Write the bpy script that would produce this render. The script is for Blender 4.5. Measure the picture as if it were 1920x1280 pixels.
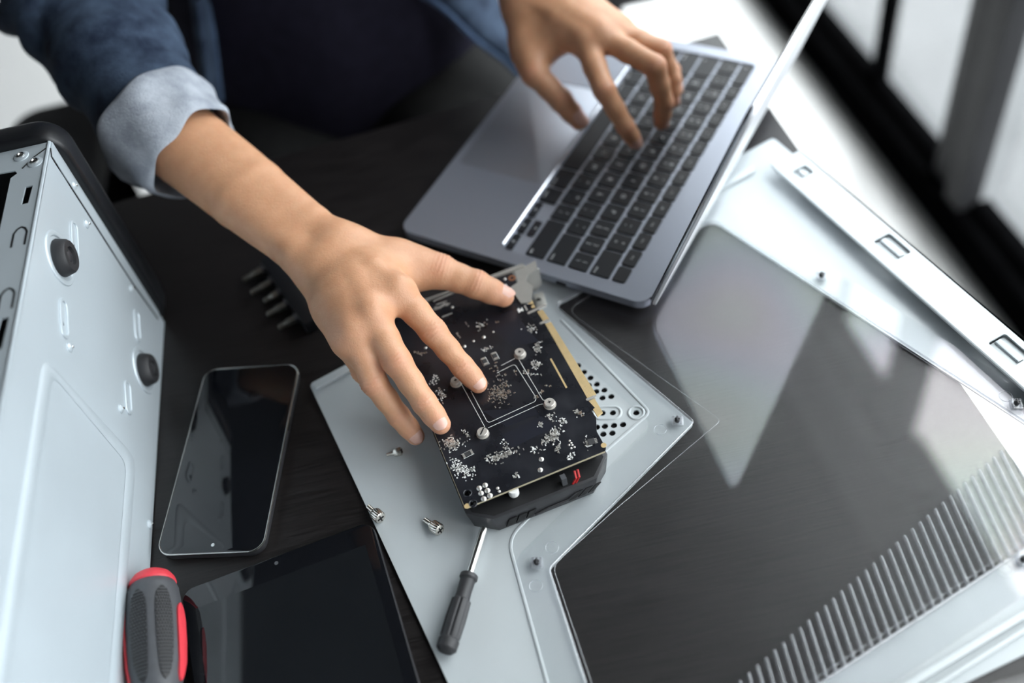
import bpy, bmesh, math, random
import numpy as np
from mathutils import Vector, Matrix
random.seed(7); np.random.seed(7)
for o in list(bpy.data.objects): bpy.data.objects.remove(o)
S = bpy.context.scene; COL = S.collection

# ---------------------------------------------------------------- camera
F_PX, PITCH, ROLL, CAM_H = 1941.954, 0.880093, 0.223231, 0.602236
CO = np.array([0.0, 0.0, CAM_H])
_F = np.array([0, math.cos(PITCH), -math.sin(PITCH)]); _R = np.array([1.0, 0, 0]); _D = np.cross(_F, _R)
CR = math.cos(ROLL)*_R + math.sin(ROLL)*_D
CD = -math.sin(ROLL)*_R + math.cos(ROLL)*_D
CF = _F
def ray(px, py): return CF + CR*(px-960)/F_PX + CD*(py-640)/F_PX
def U(px, py, z=0.0):                 # point of the picture at a known height
    d = ray(px, py); return CO + d*(z-CO[2])/d[2]
def UN(px, py, n, k):                 # point of the picture on the plane n.X = k
    n = np.array(n, float); d = ray(px, py); return CO + d*((k-n@CO)/(n@d))
cam = bpy.data.cameras.new('camera'); co = bpy.data.objects.new('camera', cam); COL.objects.link(co)
cam.sensor_width = 36; cam.lens = 36*F_PX/1920; cam.clip_start = .02; cam.clip_end = 200
m = Matrix.Identity(4)
for i in range(3):
    m[i][0] = CR[i]; m[i][1] = -CD[i]; m[i][2] = -CF[i]; m[i][3] = CO[i]
co.matrix_world = m
cam.dof.use_dof = True
cam.dof.focus_distance = float((U(930, 800, .036)-CO)@CF)
cam.dof.aperture_fstop = 2.2; cam.dof.aperture_blades = 0
S.camera = co

# ---------------------------------------------------------------- room frame, sky, exposure
TH = 0.081013
RX = np.array([math.cos(TH), math.sin(TH), 0]); RY = np.array([-math.sin(TH), math.cos(TH), 0]); RZ = np.array([0, 0, 1.0])
FLOOR = -0.74
S.view_settings.view_transform = 'Standard'; S.view_settings.look = 'None'
S.view_settings.gamma = 1.0; S.view_settings.use_curve_mapping = False
S.view_settings.exposure = 0.55
W = bpy.data.worlds.new('sky'); S.world = W; W.use_nodes = True
nt = W.node_tree; nt.nodes.clear()
out = nt.nodes.new('ShaderNodeOutputWorld'); bg = nt.nodes.new('ShaderNodeBackground')
tc = nt.nodes.new('ShaderNodeTexCoord'); sx = nt.nodes.new('ShaderNodeSeparateXYZ'); rp = nt.nodes.new('ShaderNodeValToRGB')
nt.links.new(tc.outputs['Generated'], sx.inputs[0]); nt.links.new(sx.outputs['Z'], rp.inputs[0])
rp.color_ramp.elements[0].position = 0.0; rp.color_ramp.elements[0].color = (.46, .49, .52, 1)
rp.color_ramp.elements[1].position = 1.0; rp.color_ramp.elements[1].color = (.96, .99, 1.0, 1)
bg.inputs['Strength'].default_value = 7.0
nt.links.new(rp.outputs[0], bg.inputs[0]); nt.links.new(bg.outputs[0], out.inputs[0])
WALLX = 0.87                           # the glazed wall, in the room frame
def room(x, y, z): return RX*x + RY*y + RZ*z
# ---------------------------------------------------------------- materials
def _n(nt, t, **k):
    n = nt.nodes.new(t)
    for a, b in k.items():
        if a in n.inputs: n.inputs[a].default_value = b
        else: setattr(n, a, b)
    return n
def mat(name, col, rough=.5, metal=0.0, spec=.5, var=0.0, scale=60.0, stretch=None, bump=0.0, bscale=None, coat=0.0, rvar=0.0, col2=None, sss=0.0, attr=None, rot=0.0):
    M = bpy.data.materials.new(name); M.use_nodes = True; nt = M.node_tree
    b = nt.nodes['Principled BSDF']
    b.inputs['Base Color'].default_value = (*col, 1); b.inputs['Roughness'].default_value = rough
    b.inputs['Metallic'].default_value = metal; b.inputs['Specular IOR Level'].default_value = spec
    b.inputs['Coat Weight'].default_value = coat
    if sss:
        b.inputs['Subsurface Weight'].default_value = sss; b.inputs['Subsurface Radius'].default_value = (1, .35, .2); b.inputs['Subsurface Scale'].default_value = .004
    if var or bump or rvar:
        tc = _n(nt, 'ShaderNodeTexCoord'); mp = _n(nt, 'ShaderNodeMapping')
        nt.links.new(tc.outputs['Object'], mp.inputs['Vector'])
        if stretch: mp.inputs['Scale'].default_value = stretch
        mp.inputs['Rotation'].default_value = (0, 0, rot)
        no = _n(nt, 'ShaderNodeTexNoise', Scale=scale, Detail=5.0, Roughness=.6); nt.links.new(mp.outputs[0], no.inputs['Vector'])
        if var or col2:
            c2 = col2 or tuple(min(1, c*(1+var)) for c in col); c1 = col if col2 else tuple(c*(1-var) for c in col)
            r = _n(nt, 'ShaderNodeValToRGB'); r.color_ramp.elements[0].position = .32; r.color_ramp.elements[1].position = .68
            r.color_ramp.elements[0].color = (*c1, 1); r.color_ramp.elements[1].color = (*c2, 1)
            nt.links.new(no.outputs['Fac'], r.inputs[0]); nt.links.new(r.outputs[0], b.inputs['Base Color'])
        if rvar:
            mr = _n(nt, 'ShaderNodeMapRange'); mr.inputs[1].default_value = .3; mr.inputs[2].default_value = .7
            mr.inputs[3].default_value = max(0, rough-rvar); mr.inputs[4].default_value = rough+rvar
            nt.links.new(no.outputs['Fac'], mr.inputs[0]); nt.links.new(mr.outputs[0], b.inputs['Roughness'])
        if bump:
            n2 = no
            if bscale:
                n2 = _n(nt, 'ShaderNodeTexNoise', Scale=bscale, Detail=3.0); nt.links.new(mp.outputs[0], n2.inputs['Vector'])
            bp = _n(nt, 'ShaderNodeBump', Strength=1.0, Distance=bump)
            nt.links.new(n2.outputs['Fac'], bp.inputs['Height']); nt.links.new(bp.outputs[0], b.inputs['Normal'])
    return M
def acrylic(name, tint, rough=.02, haze=.012, sheen=False, ior=1.49):
    M = bpy.data.materials.new(name); M.use_nodes = True; nt = M.node_tree; nt.nodes.clear()
    o = _n(nt, 'ShaderNodeOutputMaterial'); tr = _n(nt, 'ShaderNodeBsdfTransparent'); tr.inputs[0].default_value = (*tint, 1)
    gl = _n(nt, 'ShaderNodeBsdfGlossy', Roughness=rough); mx = _n(nt, 'ShaderNodeMixShader')
    if sheen:                                        # stress birefringence: faint pastel bands in what the sheet mirrors
        tc = _n(nt, 'ShaderNodeTexCoord'); no = _n(nt, 'ShaderNodeTexNoise', Scale=5.0, Detail=1.0); nt.links.new(tc.outputs['Object'], no.inputs['Vector'])
        mu = _n(nt, 'ShaderNodeMath', operation='MULTIPLY'); mu.inputs[1].default_value = 3.2; nt.links.new(no.outputs['Fac'], mu.inputs[0])
        fc = _n(nt, 'ShaderNodeMath', operation='FRACT'); nt.links.new(mu.outputs[0], fc.inputs[0])
        hs = _n(nt, 'ShaderNodeCombineColor', mode='HSV'); hs.inputs[1].default_value = .085; hs.inputs[2].default_value = 1.0
        nt.links.new(fc.outputs[0], hs.inputs[0]); nt.links.new(hs.outputs[0], gl.inputs[0])
    lw = _n(nt, 'ShaderNodeLayerWeight', Blend=.5)      # Schlick, the same from both faces of the sheet
    pw = _n(nt, 'ShaderNodeMath', operation='POWER'); pw.inputs[1].default_value = 5.0; nt.links.new(lw.outputs['Facing'], pw.inputs[0])
    f0 = ((ior-1)/(ior+1))**2
    fr = _n(nt, 'ShaderNodeMath', operation='MULTIPLY_ADD'); fr.inputs[1].default_value = 1-f0; fr.inputs[2].default_value = f0; nt.links.new(pw.outputs[0], fr.inputs[0])
    df = _n(nt, 'ShaderNodeBsdfDiffuse'); df.inputs[0].default_value = (.8, .82, .85, 1)
    m2 = _n(nt, 'ShaderNodeMixShader'); m2.inputs[0].default_value = haze
    nt.links.new(fr.outputs[0], mx.inputs[0]); nt.links.new(tr.outputs[0], mx.inputs[1]); nt.links.new(gl.outputs[0], mx.inputs[2])
    nt.links.new(mx.outputs[0], m2.inputs[1]); nt.links.new(df.outputs[0], m2.inputs[2]); nt.links.new(m2.outputs[0], o.inputs[0])
    return M
MT = dict(
    floor=mat('white_floor', (.80, .80, .79), .25, var=.03, scale=3, spec=.5),
    wall=mat('grey_paint', (.30, .30, .30), .8, var=.02, scale=8),
    ceiling=mat('dark_ceiling_paint', (.05, .05, .052), .8, var=.05, scale=8),
    terrace=mat('terrace_paving', (.10, .103, .107), .8, var=.12, scale=4),
    frame=mat('black_window_frame', (.002, .002, .0022), .7, spec=.0, var=.2, scale=20),
    frame_grey=mat('grey_window_frame', (.03, .03, .032), .55, spec=.2, var=.1, scale=20),
    table=mat('black_stained_wood', (.0095, .008, .008), .38, spec=.35, var=.45, scale=24, stretch=(1.2, 26, 26), bump=.00018, rvar=.08, rot=-TH),
    steel=mat('galvanised_steel', (.475, .51, .525), .42, metal=.12, spec=.5, var=.025, scale=14, rvar=.04),
    steel_case=mat('galvanised_case_steel', (.50, .56, .60), .40, metal=.35, var=.03, scale=10, rvar=.05),
    chrome=mat('chrome_steel', (.72, .71, .69), .18, metal=1.0, var=.05, scale=300),
    nickel=mat('nickel_plate', (.60, .57, .52), .25, metal=1.0, var=.08, scale=300),
    solder=mat('solder_tin', (.72, .70, .66), .35, metal=.8, var=.12, scale=500),
    satin=mat('satin_steel_bracket', (.46, .45, .42), .42, metal=.6, var=.05, scale=100),
    screw_tin=mat('matte_nickel', (.52, .49, .45), .42, metal=.45, var=.06, scale=300),
    gold=mat('gold_contacts', (.78, .58, .30), .36, metal=.5, var=.06, scale=200),
    pcb=mat('black_solder_mask', (.010, .011, .015), .30, spec=.55, var=.35, scale=40, rvar=.1),
    pcb_trace=mat('solder_mask_copper_plane', (.011, .0125, .019), .30, spec=.55, var=.2, scale=30),
    pcb_edge=mat('fibreglass_edge', (.42, .37, .26), .6, var=.1, scale=200),
    print=mat('white_print', (.78, .78, .76), .6, var=.03, scale=200),
    print_dim=mat('grey_print', (.36, .35, .33), .6, var=.1, scale=200),
    copper=mat('bare_copper', (.65, .30, .17), .3, metal=.8, var=.1, scale=300),
    cap=mat('ceramic_brown', (.20, .145, .105), .45, var=.2, scale=400),
    chip=mat('chip_epoxy', (.035, .035, .037), .5, var=.1, scale=300),
    plastic=mat('black_plastic', (.026, .026, .029), .42, spec=.5, var=.1, scale=90, bump=.00005),
    plastic_dark=mat('dark_void_plastic', (.004, .004, .005), .6, var=.1, scale=90),  # near black; also paints the shade inside openings
    wire=mat('red_wire', (.45, .02, .02), .4, var=.1, scale=90),
    bezel=mat('black_bezel_plastic', (.006, .0065, .008), .38, spec=.4, var=.1, scale=60),
    dark_steel=mat('dark_steel', (.22, .21, .19), .35, metal=1.0, var=.1, scale=300),
    rubber=mat('black_rubber', (.018, .018, .020), .55, var=.15, scale=80, bump=.00008),
    alu=mat('space_grey_aluminium', (.40, .43, .50), .34, metal=.75, var=.015, scale=600, rvar=.03),
    alu_rim=mat('polished_aluminium_rim', (.55, .57, .62), .25, metal=.9, var=.01, scale=400),
    alu_pad=mat('trackpad_glass', (.37, .395, .45), .38, metal=.75, var=.01, scale=400),
    key=mat('black_keycap', (.008, .0095, .013), .40, spec=.45, var=.08, scale=300),
    key_well=mat('keyboard_well', (.42, .45, .52), .42, metal=.8, var=.02, scale=300),
    legend=mat('white_legend', (.62, .64, .66), .6, var=.02, scale=300),
    glass=mat('black_glass', (.004, .0045, .006), .04, spec=.6, var=.1, scale=30),
    screen=mat('dark_display', (.007, .008, .0095), .06, spec=.6, var=.05, scale=30),
    phone_rim=mat('phone_rim', (.45, .44, .42), .22, metal=1.0, var=.03, scale=200),
    grip=mat('charcoal_grip', (.052, .054, .060), .55, var=.08, scale=200, bump=.00004),
    grip_bump=mat('grip_bumps', (.028, .029, .032), .42, var=.1, scale=300),
    lid=mat('silver_grey_lid', (.82, .83, .86), .42, metal=.5, var=.01, scale=400),
    grip_dark=mat('black_grip_pad', (.006, .006, .007), .6, var=.15, scale=300),
    red=mat('red_grip', (.55, .035, .05), .5, var=.06, scale=120),
    denim=mat('blue_denim', (.010, .017, .036), .85, spec=.2, col2=(.058, .086, .135), var=.1, scale=32, bump=.0006, bscale=900),  # pale wear blotches also paint the highlights of folds into the colour
    denim_in=mat('denim_inside', (.26, .285, .33), .9, spec=.15, col2=(.42, .45, .50), var=.1, scale=60, bump=.0006, bscale=800),
    denim_hem=mat('denim_seam', (.07, .11, .19), .85, spec=.2, var=.25, scale=120, bump=.0004),
    shirt=mat('navy_cotton', (.012, .011, .020), .9, spec=.1, var=.2, scale=60, bump=.0004),
    trousers=mat('black_twill', (.010, .010, .010), .85, spec=.15, var=.2, scale=80, bump=.0004),
    hair=mat('black_hair', (.012, .010, .009), .6, var=.3, scale=200),
    nail=mat('fingernail', (.66, .40, .325), .34, spec=.5, var=.05, scale=200, sss=.15),
    chair=mat('black_upholstery', (.010, .010, .011), .7, var=.15, scale=80),
    paper=mat('white_paper', (.8, .8, .8), .8, var=.02, scale=40),
    clear=acrylic('clear_acrylic', (.982, .985, .988), .03, .004, True),
    clear_rib=acrylic('clear_acrylic_rib', (.90, .91, .93), .12, .12, ior=1.9),
    pane=acrylic('window_glass', (.97, .98, .98), .0, .0, False, 1.45),
)
def skin_mat():
    M = mat('skin', (.5, .3, .2), .5, var=.10, scale=90, bump=.00022, bscale=700, sss=.22); nt = M.node_tree
    b = nt.nodes['Principled BSDF']; at = _n(nt, 'ShaderNodeAttribute', attribute_name='flush')
    rp = nt.nodes.new('ShaderNodeMix'); rp.data_type = 'RGBA'; rp.blend_type = 'MIX'
    nz = [n for n in nt.nodes if n.type == 'TEX_NOISE'][0]
    r = [n for n in nt.nodes if n.type == 'VALTORGB'][0]
    r.color_ramp.elements[0].color = (.525, .27, .15, 1); r.color_ramp.elements[1].color = (.585, .315, .183, 1)
    nt.links.new(at.outputs['Fac'], rp.inputs[0]); nt.links.new(r.outputs[0], rp.inputs[6]); rp.inputs[7].default_value = (.63, .285, .19, 1)
    nt.links.new(rp.outputs[2], b.inputs['Base Color'])
    return M
MT['skin'] = skin_mat()

# ---------------------------------------------------------------- mesh helpers
def V(a): return np.array(a, float)
def nrm(a): a = V(a); return a/np.linalg.norm(a)
class Fr:
    def __init__(s, o, x, y, z=None):
        s.o = V(o); s.x = nrm(x); s.y = nrm(y); s.z = nrm(z if z is not None else np.cross(s.x, s.y))
    def __call__(s, a, b, c=0.0): return s.o + s.x*a + s.y*b + s.z*c
    def inv(s, P): d = V(P)-s.o; return d@s.x, d@s.y, d@s.z
WORLD = Fr((0, 0, 0), (1, 0, 0), (0, 1, 0))
class MB:
    def __init__(s): s.v = []; s.f = []; s.n = 0
    def add(s, vs, fs):
        b = s.n; s.v.extend([tuple(map(float, q)) for q in vs]); s.n += len(vs); s.f.extend([tuple(b+i for i in q) for q in fs]); return s
    def box(s, fr, x0, x1, y0, y1, z0, z1):
        c = [(x0, y0, z0), (x1, y0, z0), (x1, y1, z0), (x0, y1, z0), (x0, y0, z1), (x1, y0, z1), (x1, y1, z1), (x0, y1, z1)]
        return s.add([fr(*q) for q in c], [(3, 2, 1, 0), (4, 5, 6, 7), (0, 1, 5, 4), (1, 2, 6, 5), (2, 3, 7, 6), (3, 0, 4, 7)])
    def hexa(s, bot, top):            # two matching loops of points
        n = len(bot); fs = [tuple(range(n))[::-1], tuple(range(n, 2*n))] + [(i, (i+1) % n, n+(i+1) % n, n+i) for i in range(n)]
        return s.add(list(bot)+list(top), fs)
    def prism(s, fr, poly, z0, z1, top=None):
        return s.hexa([fr(a, b, z0) for a, b in poly], [fr(a, b, z1) for a, b in (top or poly)])
    def loft(s, rings, cap=True, closed=True):
        n = len(rings[0]); vs = [q for r in rings for q in r]; fs = []
        for k in range(len(rings)-1):
            for i in range(n if closed else n-1):
                j = (i+1) % n; fs.append((k*n+i, k*n+j, (k+1)*n+j, (k+1)*n+i))
        if cap and closed: fs += [tuple(range(n))[::-1], tuple((len(rings)-1)*n+i for i in range(n))]
        return s.add(vs, fs)
    def lathe(s, p, ax, prof, seg=20, sx=1.0, up=None):      # prof: (distance along the axis, radius)
        ax = nrm(ax); u = V(up) if up is not None else (V((0, 0, 1)) if abs(ax[2]) < .9 else V((1, 0, 0)))
        x = nrm(u-ax*(u@ax)); y = np.cross(ax, x); p = V(p)
        rings = [[p+ax*t+(x*math.cos(a)*r+y*math.sin(a)*r*sx) for a in [2*math.pi*i/seg for i in range(seg)]] for t, r in prof]
        return s.loft(rings)
    def cyl(s, a, b, r, r2=None, seg=16):
        a = V(a); b = V(b); return s.lathe(a, b-a, [(0, r), (np.linalg.norm(b-a), r if r2 is None else r2)], seg)
    def tube(s, pts, r, seg=8, closed=False, flat=1.0, up=(0, 0, 1)):
        pts = [V(q) for q in pts]; n = len(pts); rings = []; up = V(up)
        for i in range(n):
            t = (pts[(i+1) % n]-pts[i-1]) if closed else (pts[min(i+1, n-1)]-pts[max(i-1, 0)])
            t = nrm(t); x = up-t*(up@t)
            x = nrm(x) if np.linalg.norm(x) > 1e-6 else nrm(np.cross(t, V((1, .3, .2)))); y = np.cross(t, x)
            rr = r[i] if hasattr(r, '__len__') else r
            rings.append([pts[i]+(x*math.cos(a)*flat+y*math.sin(a))*rr for a in [2*math.pi*k/seg for k in range(seg)]])
        if closed: rings.append(rings[0])
        return s.loft(rings, cap=not closed)
    def dome(s, p, r, h, n=V((0, 0, 1)), seg=10, lev=3):
        return s.lathe(p, n, [(h*math.sin(a), r*math.cos(a)) for a in [math.pi/2*k/lev*.98 for k in range(lev+1)]], seg)
def rrect(x0, x1, y0, y1, r, k=5):
    out = []
    for cx, cy, a0 in ((x1-r, y1-r, 0), (x0+r, y1-r, 90), (x0+r, y0+r, 180), (x1-r, y0+r, 270)):
        for i in range(k+1):
            a = math.radians(a0+90*i/k); out.append((cx+r*math.cos(a), cy+r*math.sin(a)))
    return out
def rpoly(P, r, k=5):                  # round the corners of a 2D polygon
    out = []; n = len(P); P = [V(p)[:2] for p in P]
    for i in range(n):
        a, b, c = P[i-1], P[i], P[(i+1) % n]; u = a-b; w = c-b; lu, lw = np.linalg.norm(u), np.linalg.norm(w); u /= lu; w /= lw
        rr = r[i] if hasattr(r, '__len__') else r
        if rr <= 0: out.append(tuple(b)); continue
        ang = math.acos(max(-1, min(1, u@w))); d = min(rr/math.tan(ang/2), .45*lu, .45*lw)
        p0, p1 = b+u*d, b+w*d
        for j in range(k+1):
            t = j/k; out.append(tuple((1-t)**2*p0+2*t*(1-t)*b+t*t*p1))
    return out
def offs(P, d):                        # offset a polygon sideways (+ = to the right of travel)
    P = [V(p)[:2] for p in P]; n = len(P); out = []
    for i in range(n):
        u = P[i]-P[i-1]; w = P[(i+1) % n]-P[i]; u /= np.linalg.norm(u); w /= np.linalg.norm(w)
        nu = V((u[1], -u[0])); nw = V((w[1], -w[0])); b = nu+nw; b /= max(.3, (b@nu)*1.0) if abs(b@nu) > .3 else .6
        out.append(tuple(P[i]+b*d))
    return out
ROOTS = {}
def thing(name, label, cat, loc, group=None):
    o = bpy.data.objects.new(name, None); COL.objects.link(o); o.empty_display_size = .02
    o.location = tuple(map(float, loc)); o['label'] = label; o['category'] = cat
    if group: o['group'] = group
    ROOTS[o.name] = V(loc); return o
def origin(o):
    while o.parent: o = o.parent
    return V(o.location)
def finish(name, me, m, parent, label=None, kind=None):
    me.materials.clear(); me.materials.append(m)
    o = bpy.data.objects.new(name, me); COL.objects.link(o)
    if parent: o.parent = parent
    if label: o['label'] = label
    if kind: o['kind'] = kind
    return o
def build(name, mb, m, parent=None, bevel=0.0, seg=2, angle=35, label=None, kind=None, loc=None, flat=False):
    off = V(loc) if loc is not None else (origin(parent) if parent else V((0, 0, 0)))
    me = bpy.data.meshes.new(name)
    me.from_pydata([tuple(V(q)-off) for q in mb.v], [], mb.f)
    bm = bmesh.new(); bm.from_mesh(me)
    bmesh.ops.recalc_face_normals(bm, faces=bm.faces)
    if bevel:
        es = [e for e in bm.edges if len(e.link_faces) == 2 and e.calc_face_angle(0) > math.radians(angle)]
        bmesh.ops.bevel(bm, geom=es, offset=bevel, segments=seg, affect='EDGES', profile=.6, clamp_overlap=True)
    if not flat:
        for f in bm.faces: f.smooth = True
    bm.to_mesh(me); bm.free()
    if not flat: me.set_sharp_from_angle(angle=math.radians(angle))
    o = finish(name, me, m, parent, label, kind)
    if loc is not None:
        o.location = tuple(V(loc) - (origin(parent) if parent else 0))
    return o
def top(o, label, cat, group=None):
    o['label'] = label; o['category'] = cat
    if group: o['group'] = group
    return o
def structure(name, mb, m, bevel=0.0, parent=None, **k):
    o = build(name, mb, m, parent, bevel, **k); o['kind'] = 'structure'; return o
DG = bpy.context.evaluated_depsgraph_get
def curve_sheet(name, outer, holes, thick, bev=0.0):       # flat sheet with holes, centred on z = 0
    cu = bpy.data.curves.new(name, 'CURVE'); cu.dimensions = '2D'; cu.fill_mode = 'BOTH'; cu.extrude = thick/2
    for P in [outer]+holes:
        sp = cu.splines.new('POLY'); sp.points.add(len(P)-1); sp.use_cyclic_u = True
        for q, p in zip(sp.points, P): q.co = (float(p[0]), float(p[1]), 0, 1)
    ob = bpy.data.objects.new(name, cu); COL.objects.link(ob); bpy.context.view_layer.update()
    me = bpy.data.meshes.new_from_object(ob.evaluated_get(DG()))
    bpy.data.objects.remove(ob); bpy.data.curves.remove(cu)
    return me
def sheet(name, outer, holes, fr, z0, z1, m, parent, label=None, kind=None):
    me = curve_sheet(name, outer, holes, abs(z1-z0)); off = origin(parent) if parent else V((0, 0, 0)); zc = (z0+z1)/2
    n = len(me.vertices); a = np.zeros(n*3, np.float32); me.vertices.foreach_get('co', a); a = a.reshape(-1, 3)
    w = fr.o + a[:, :1]*fr.x + a[:, 1:2]*fr.y + (a[:, 2:]+zc)*fr.z - off
    me.vertices.foreach_set('co', w.astype(np.float32).ravel()); me.update()
    for p in me.polygons: p.use_smooth = False
    return finish(name, me, m, parent, label, kind)
FONT = {}
def glyph(txt, size):                  # flat lettering, lying in XY, reading along +X
    k = (txt, size)
    if k in FONT: return FONT[k]
    cu = bpy.data.curves.new('lettering', 'FONT'); cu.body = txt; cu.size = size; cu.align_x = 'CENTER'; cu.align_y = 'CENTER'; cu.resolution_u = 2; cu.extrude = .00004
    ob = bpy.data.objects.new('lettering', cu); COL.objects.link(ob); bpy.context.view_layer.update()
    me = bpy.data.meshes.new_from_object(ob.evaluated_get(DG())); bpy.data.objects.remove(ob); bpy.data.curves.remove(cu)
    FONT[k] = me; return me
def copy_tree(o, parent=None):
    c = o.copy(); COL.objects.link(c)
    if parent: c.parent = parent
    for ch in [x for x in bpy.data.objects if x.parent == o]: copy_tree(ch, c)
    return c
def circle(cx, cy, r, n=16): return [(cx+r*math.cos(2*math.pi*i/n), cy+r*math.sin(2*math.pi*i/n)) for i in range(n)]
# ---------------------------------------------------------------- the room
ROOM = Fr((0, 0, 0), RX, RY, RZ)
X0, X1, Y0, Y1, CEIL, HEAD = -2.8, .835, -2.2, 4.2, 1.9, 1.45
structure('floor', MB().box(ROOM, X0, X1+.1, Y0, Y1, FLOOR-.05, FLOOR), MT['floor'])
structure('ceiling', MB().box(ROOM, X0, X1+.06, Y0, Y1, CEIL, CEIL+.05), MT['ceiling'])
structure('wall_left', MB().box(ROOM, X0-.08, X0, Y0, Y1, FLOOR, CEIL), MT['wall'])
structure('wall_back', MB().box(ROOM, X0, X1+.16, Y1, Y1+.08, FLOOR, CEIL), MT['wall'])
structure('wall_front', MB().box(ROOM, X0, X1+.16, Y0-.08, Y0, FLOOR, CEIL), MT['wall'])
structure('wall_right', MB().box(ROOM, X1+.03, X1+.06, Y0, Y1, HEAD-.01, CEIL), MT['wall'])
structure('trim_1', MB().box(ROOM, X1, X1+.055, Y0, Y1, FLOOR, FLOOR+.07), MT['frame'], .003)
structure('trim_2', MB().box(ROOM, X1+.005, X1+.065, Y0, Y1, HEAD-.05, HEAD-.01), MT['frame'], .003)
structure('baseboard_back', MB().box(ROOM, X0, X1, Y1-.015, Y1, FLOOR, FLOOR+.08), MT['wall'], .003)
structure('baseboard_left', MB().box(ROOM, X0, X0+.015, Y0, Y1-.015, FLOOR, FLOOR+.08), MT['wall'], .003)
structure('terrace', MB().box(ROOM, X1+.101, 40, -30, 34, FLOOR-.2, FLOOR-.001), MT['terrace'])
zb, zt = FLOOR+.07, HEAD-.05
JN, JF, TB = 1.045, 1.150, 1.392                  # a pair of door stiles and, halfway along the next pane, a thin bar
PITCHW = 2*(TB-JF)+.105+.01
wn = 0
y = JN-3*PITCHW*2
k = 0
edges = []
yy = JN
while yy > Y0+.2: edges.append(yy); yy -= 1.10
edges = sorted(edges)
yy = JN+1.10
while yy < Y1: edges.append(yy); yy += 1.10
for i, e in enumerate(edges):
    nx = edges[i+1] if i+1 < len(edges) else Y1
    wn += 1
    r = structure('window_%d' % wn, MB().box(ROOM, X1+.005, X1+.045, e, e+.042, zb, zt).box(ROOM, X1+.02, X1+.06, e+.062, e+.105, zb, zt), MT['frame_grey'], .002)
    structure('window_rail', MB().box(ROOM, X1+.03, X1+.06, e+.105, nx, zb, zb+.012).box(ROOM, X1+.03, X1+.06, e+.105, nx, zt-.04, zt), MT['frame'], .002, parent=r)
    structure('glazing_bar', MB().box(ROOM, X1+.03, X1+.06, e+.339, e+.356, zb, zt), MT['frame'], .002, parent=r)
    structure('window_pane', MB().box(ROOM, X1+.043, X1+.048, e+.10, nx+.005, zb+.002, zt-.002), MT['pane'], parent=r)

# ---------------------------------------------------------------- the table
TC = U(1347, 62, 0)
TF = Fr(TC, RX, RY)                              # +x towards the windows, +y towards the person
t = thing('table', 'black stained wooden table everything is laid out on', 'table', TF(-.6, -.4, FLOOR))
build('table_top', MB().box(TF, -1.35, 0, -.626, 0, -.028, 0), MT['table'], t, .0012)
for sx in (-1.29, -.06):
    for sy in (-.57, -.06):
        build('leg', MB().box(TF, sx-.025, sx+.025, sy-.025, sy+.025, FLOOR, -.085), MT['frame'], t, .002)
build('apron', MB().box(TF, -1.315, -.035, -.595, -.575, -.085, -.028).box(TF, -1.315, -.035, -.055, -.035, -.085, -.028).box(TF, -1.315, -1.295, -.575, -.055, -.085, -.028).box(TF, -.055, -.035, -.575, -.055, -.085, -.028), MT['frame'], t, .001)
# ---------------------------------------------------------------- the steel side panel with its acrylic window
ZS0, ZS1 = .0012, .0024
def q2(px, py, z=ZS1): p = U(px, py, z); return (p[0], p[1])
t = thing('side_panel', 'pale steel computer side panel with a clear acrylic window, lying on the black table', 'case panel', U(900, 1050, 0))
A, B, C1, D1 = q2(580, 720), q2(1450, 258), q2(1975, 700), q2(840, 1280)
A, B, C1, D1 = [V(p) for p in (A, B, C1, D1)]
uAD = nrm(D1-A); uBC = nrm(C1-B)
E1 = V(q2(1800, 1285)); E2 = V(q2(1930, 1222)); uE = nrm(E2-E1)
def isect(p, u, q, w):
    s = np.linalg.solve(np.array([[u[0], -w[0]], [u[1], -w[1]]]), V(q)-V(p)); return V(p)+s[0]*V(u)
BL = isect(A, uAD, E1, uE); BR = isect(B, uBC, E1, uE)
hole = [q2(1040, 575), q2(1302, 794), q2(1030, 1068), q2(1105, 1300)]
ul = nrm(V(hole[3])-V(hole[2])); hb0 = V(q2(1645, 1212)); hb1 = V(q2(1852, 1076)); ub = nrm(hb1-hb0)
h4 = isect(hole[2], ul, hb0, ub); ur = nrm(V(q2(1800, 716))-V(q2(1335, 413)))
h5 = isect(q2(1335, 413), ur, hb0, ub); h6 = V(q2(1335, 413))
hpoly = [V(hole[0]), V(hole[1]), V(hole[2]), h4, h5, h6]
hr = rpoly(hpoly, [.006, .004, .006, .012, .012, .012])
holes_px = [(1095, 697), (1107, 708), (1119, 720), (1133, 731), (1118, 733.5), (1129.5, 745.5), (1146, 743), (1149, 773.5), (1129.5, 774), (1168, 795.5), (1151, 797.3), (1134, 798.7), (1119, 800.5), (1148, 811.6), (1131, 813.5), (1193, 773.5), (1084, 685), (1104, 722), (1104, 745)]
vents = [circle(*q2(x, y), .0023, 12) for x, y in holes_px]
outer = rpoly([tuple(A), tuple(B), tuple(BR), tuple(BL)], .004, 3)
sheet('sheet', outer, [hr]+vents, WORLD, ZS0, ZS1, MT['steel'], t)
def ridge(pts, r=.0011, h=.0008, name='embossed_ridge', z=ZS1, m='steel'):
    build(name, MB().tube([V((p[0], p[1], z)) for p in pts], r, 8, flat=h/r), MT[m], t)
rid = rpoly([q2(1052, 600), q2(1219, 773), q2(1000, 962), q2(952, 1010), q2(1130, 1660)], [0, .006, .02, .024, 0], 8)
mid = [q2(1052, 600)]+rid[1:]
ridge(mid)
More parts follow.
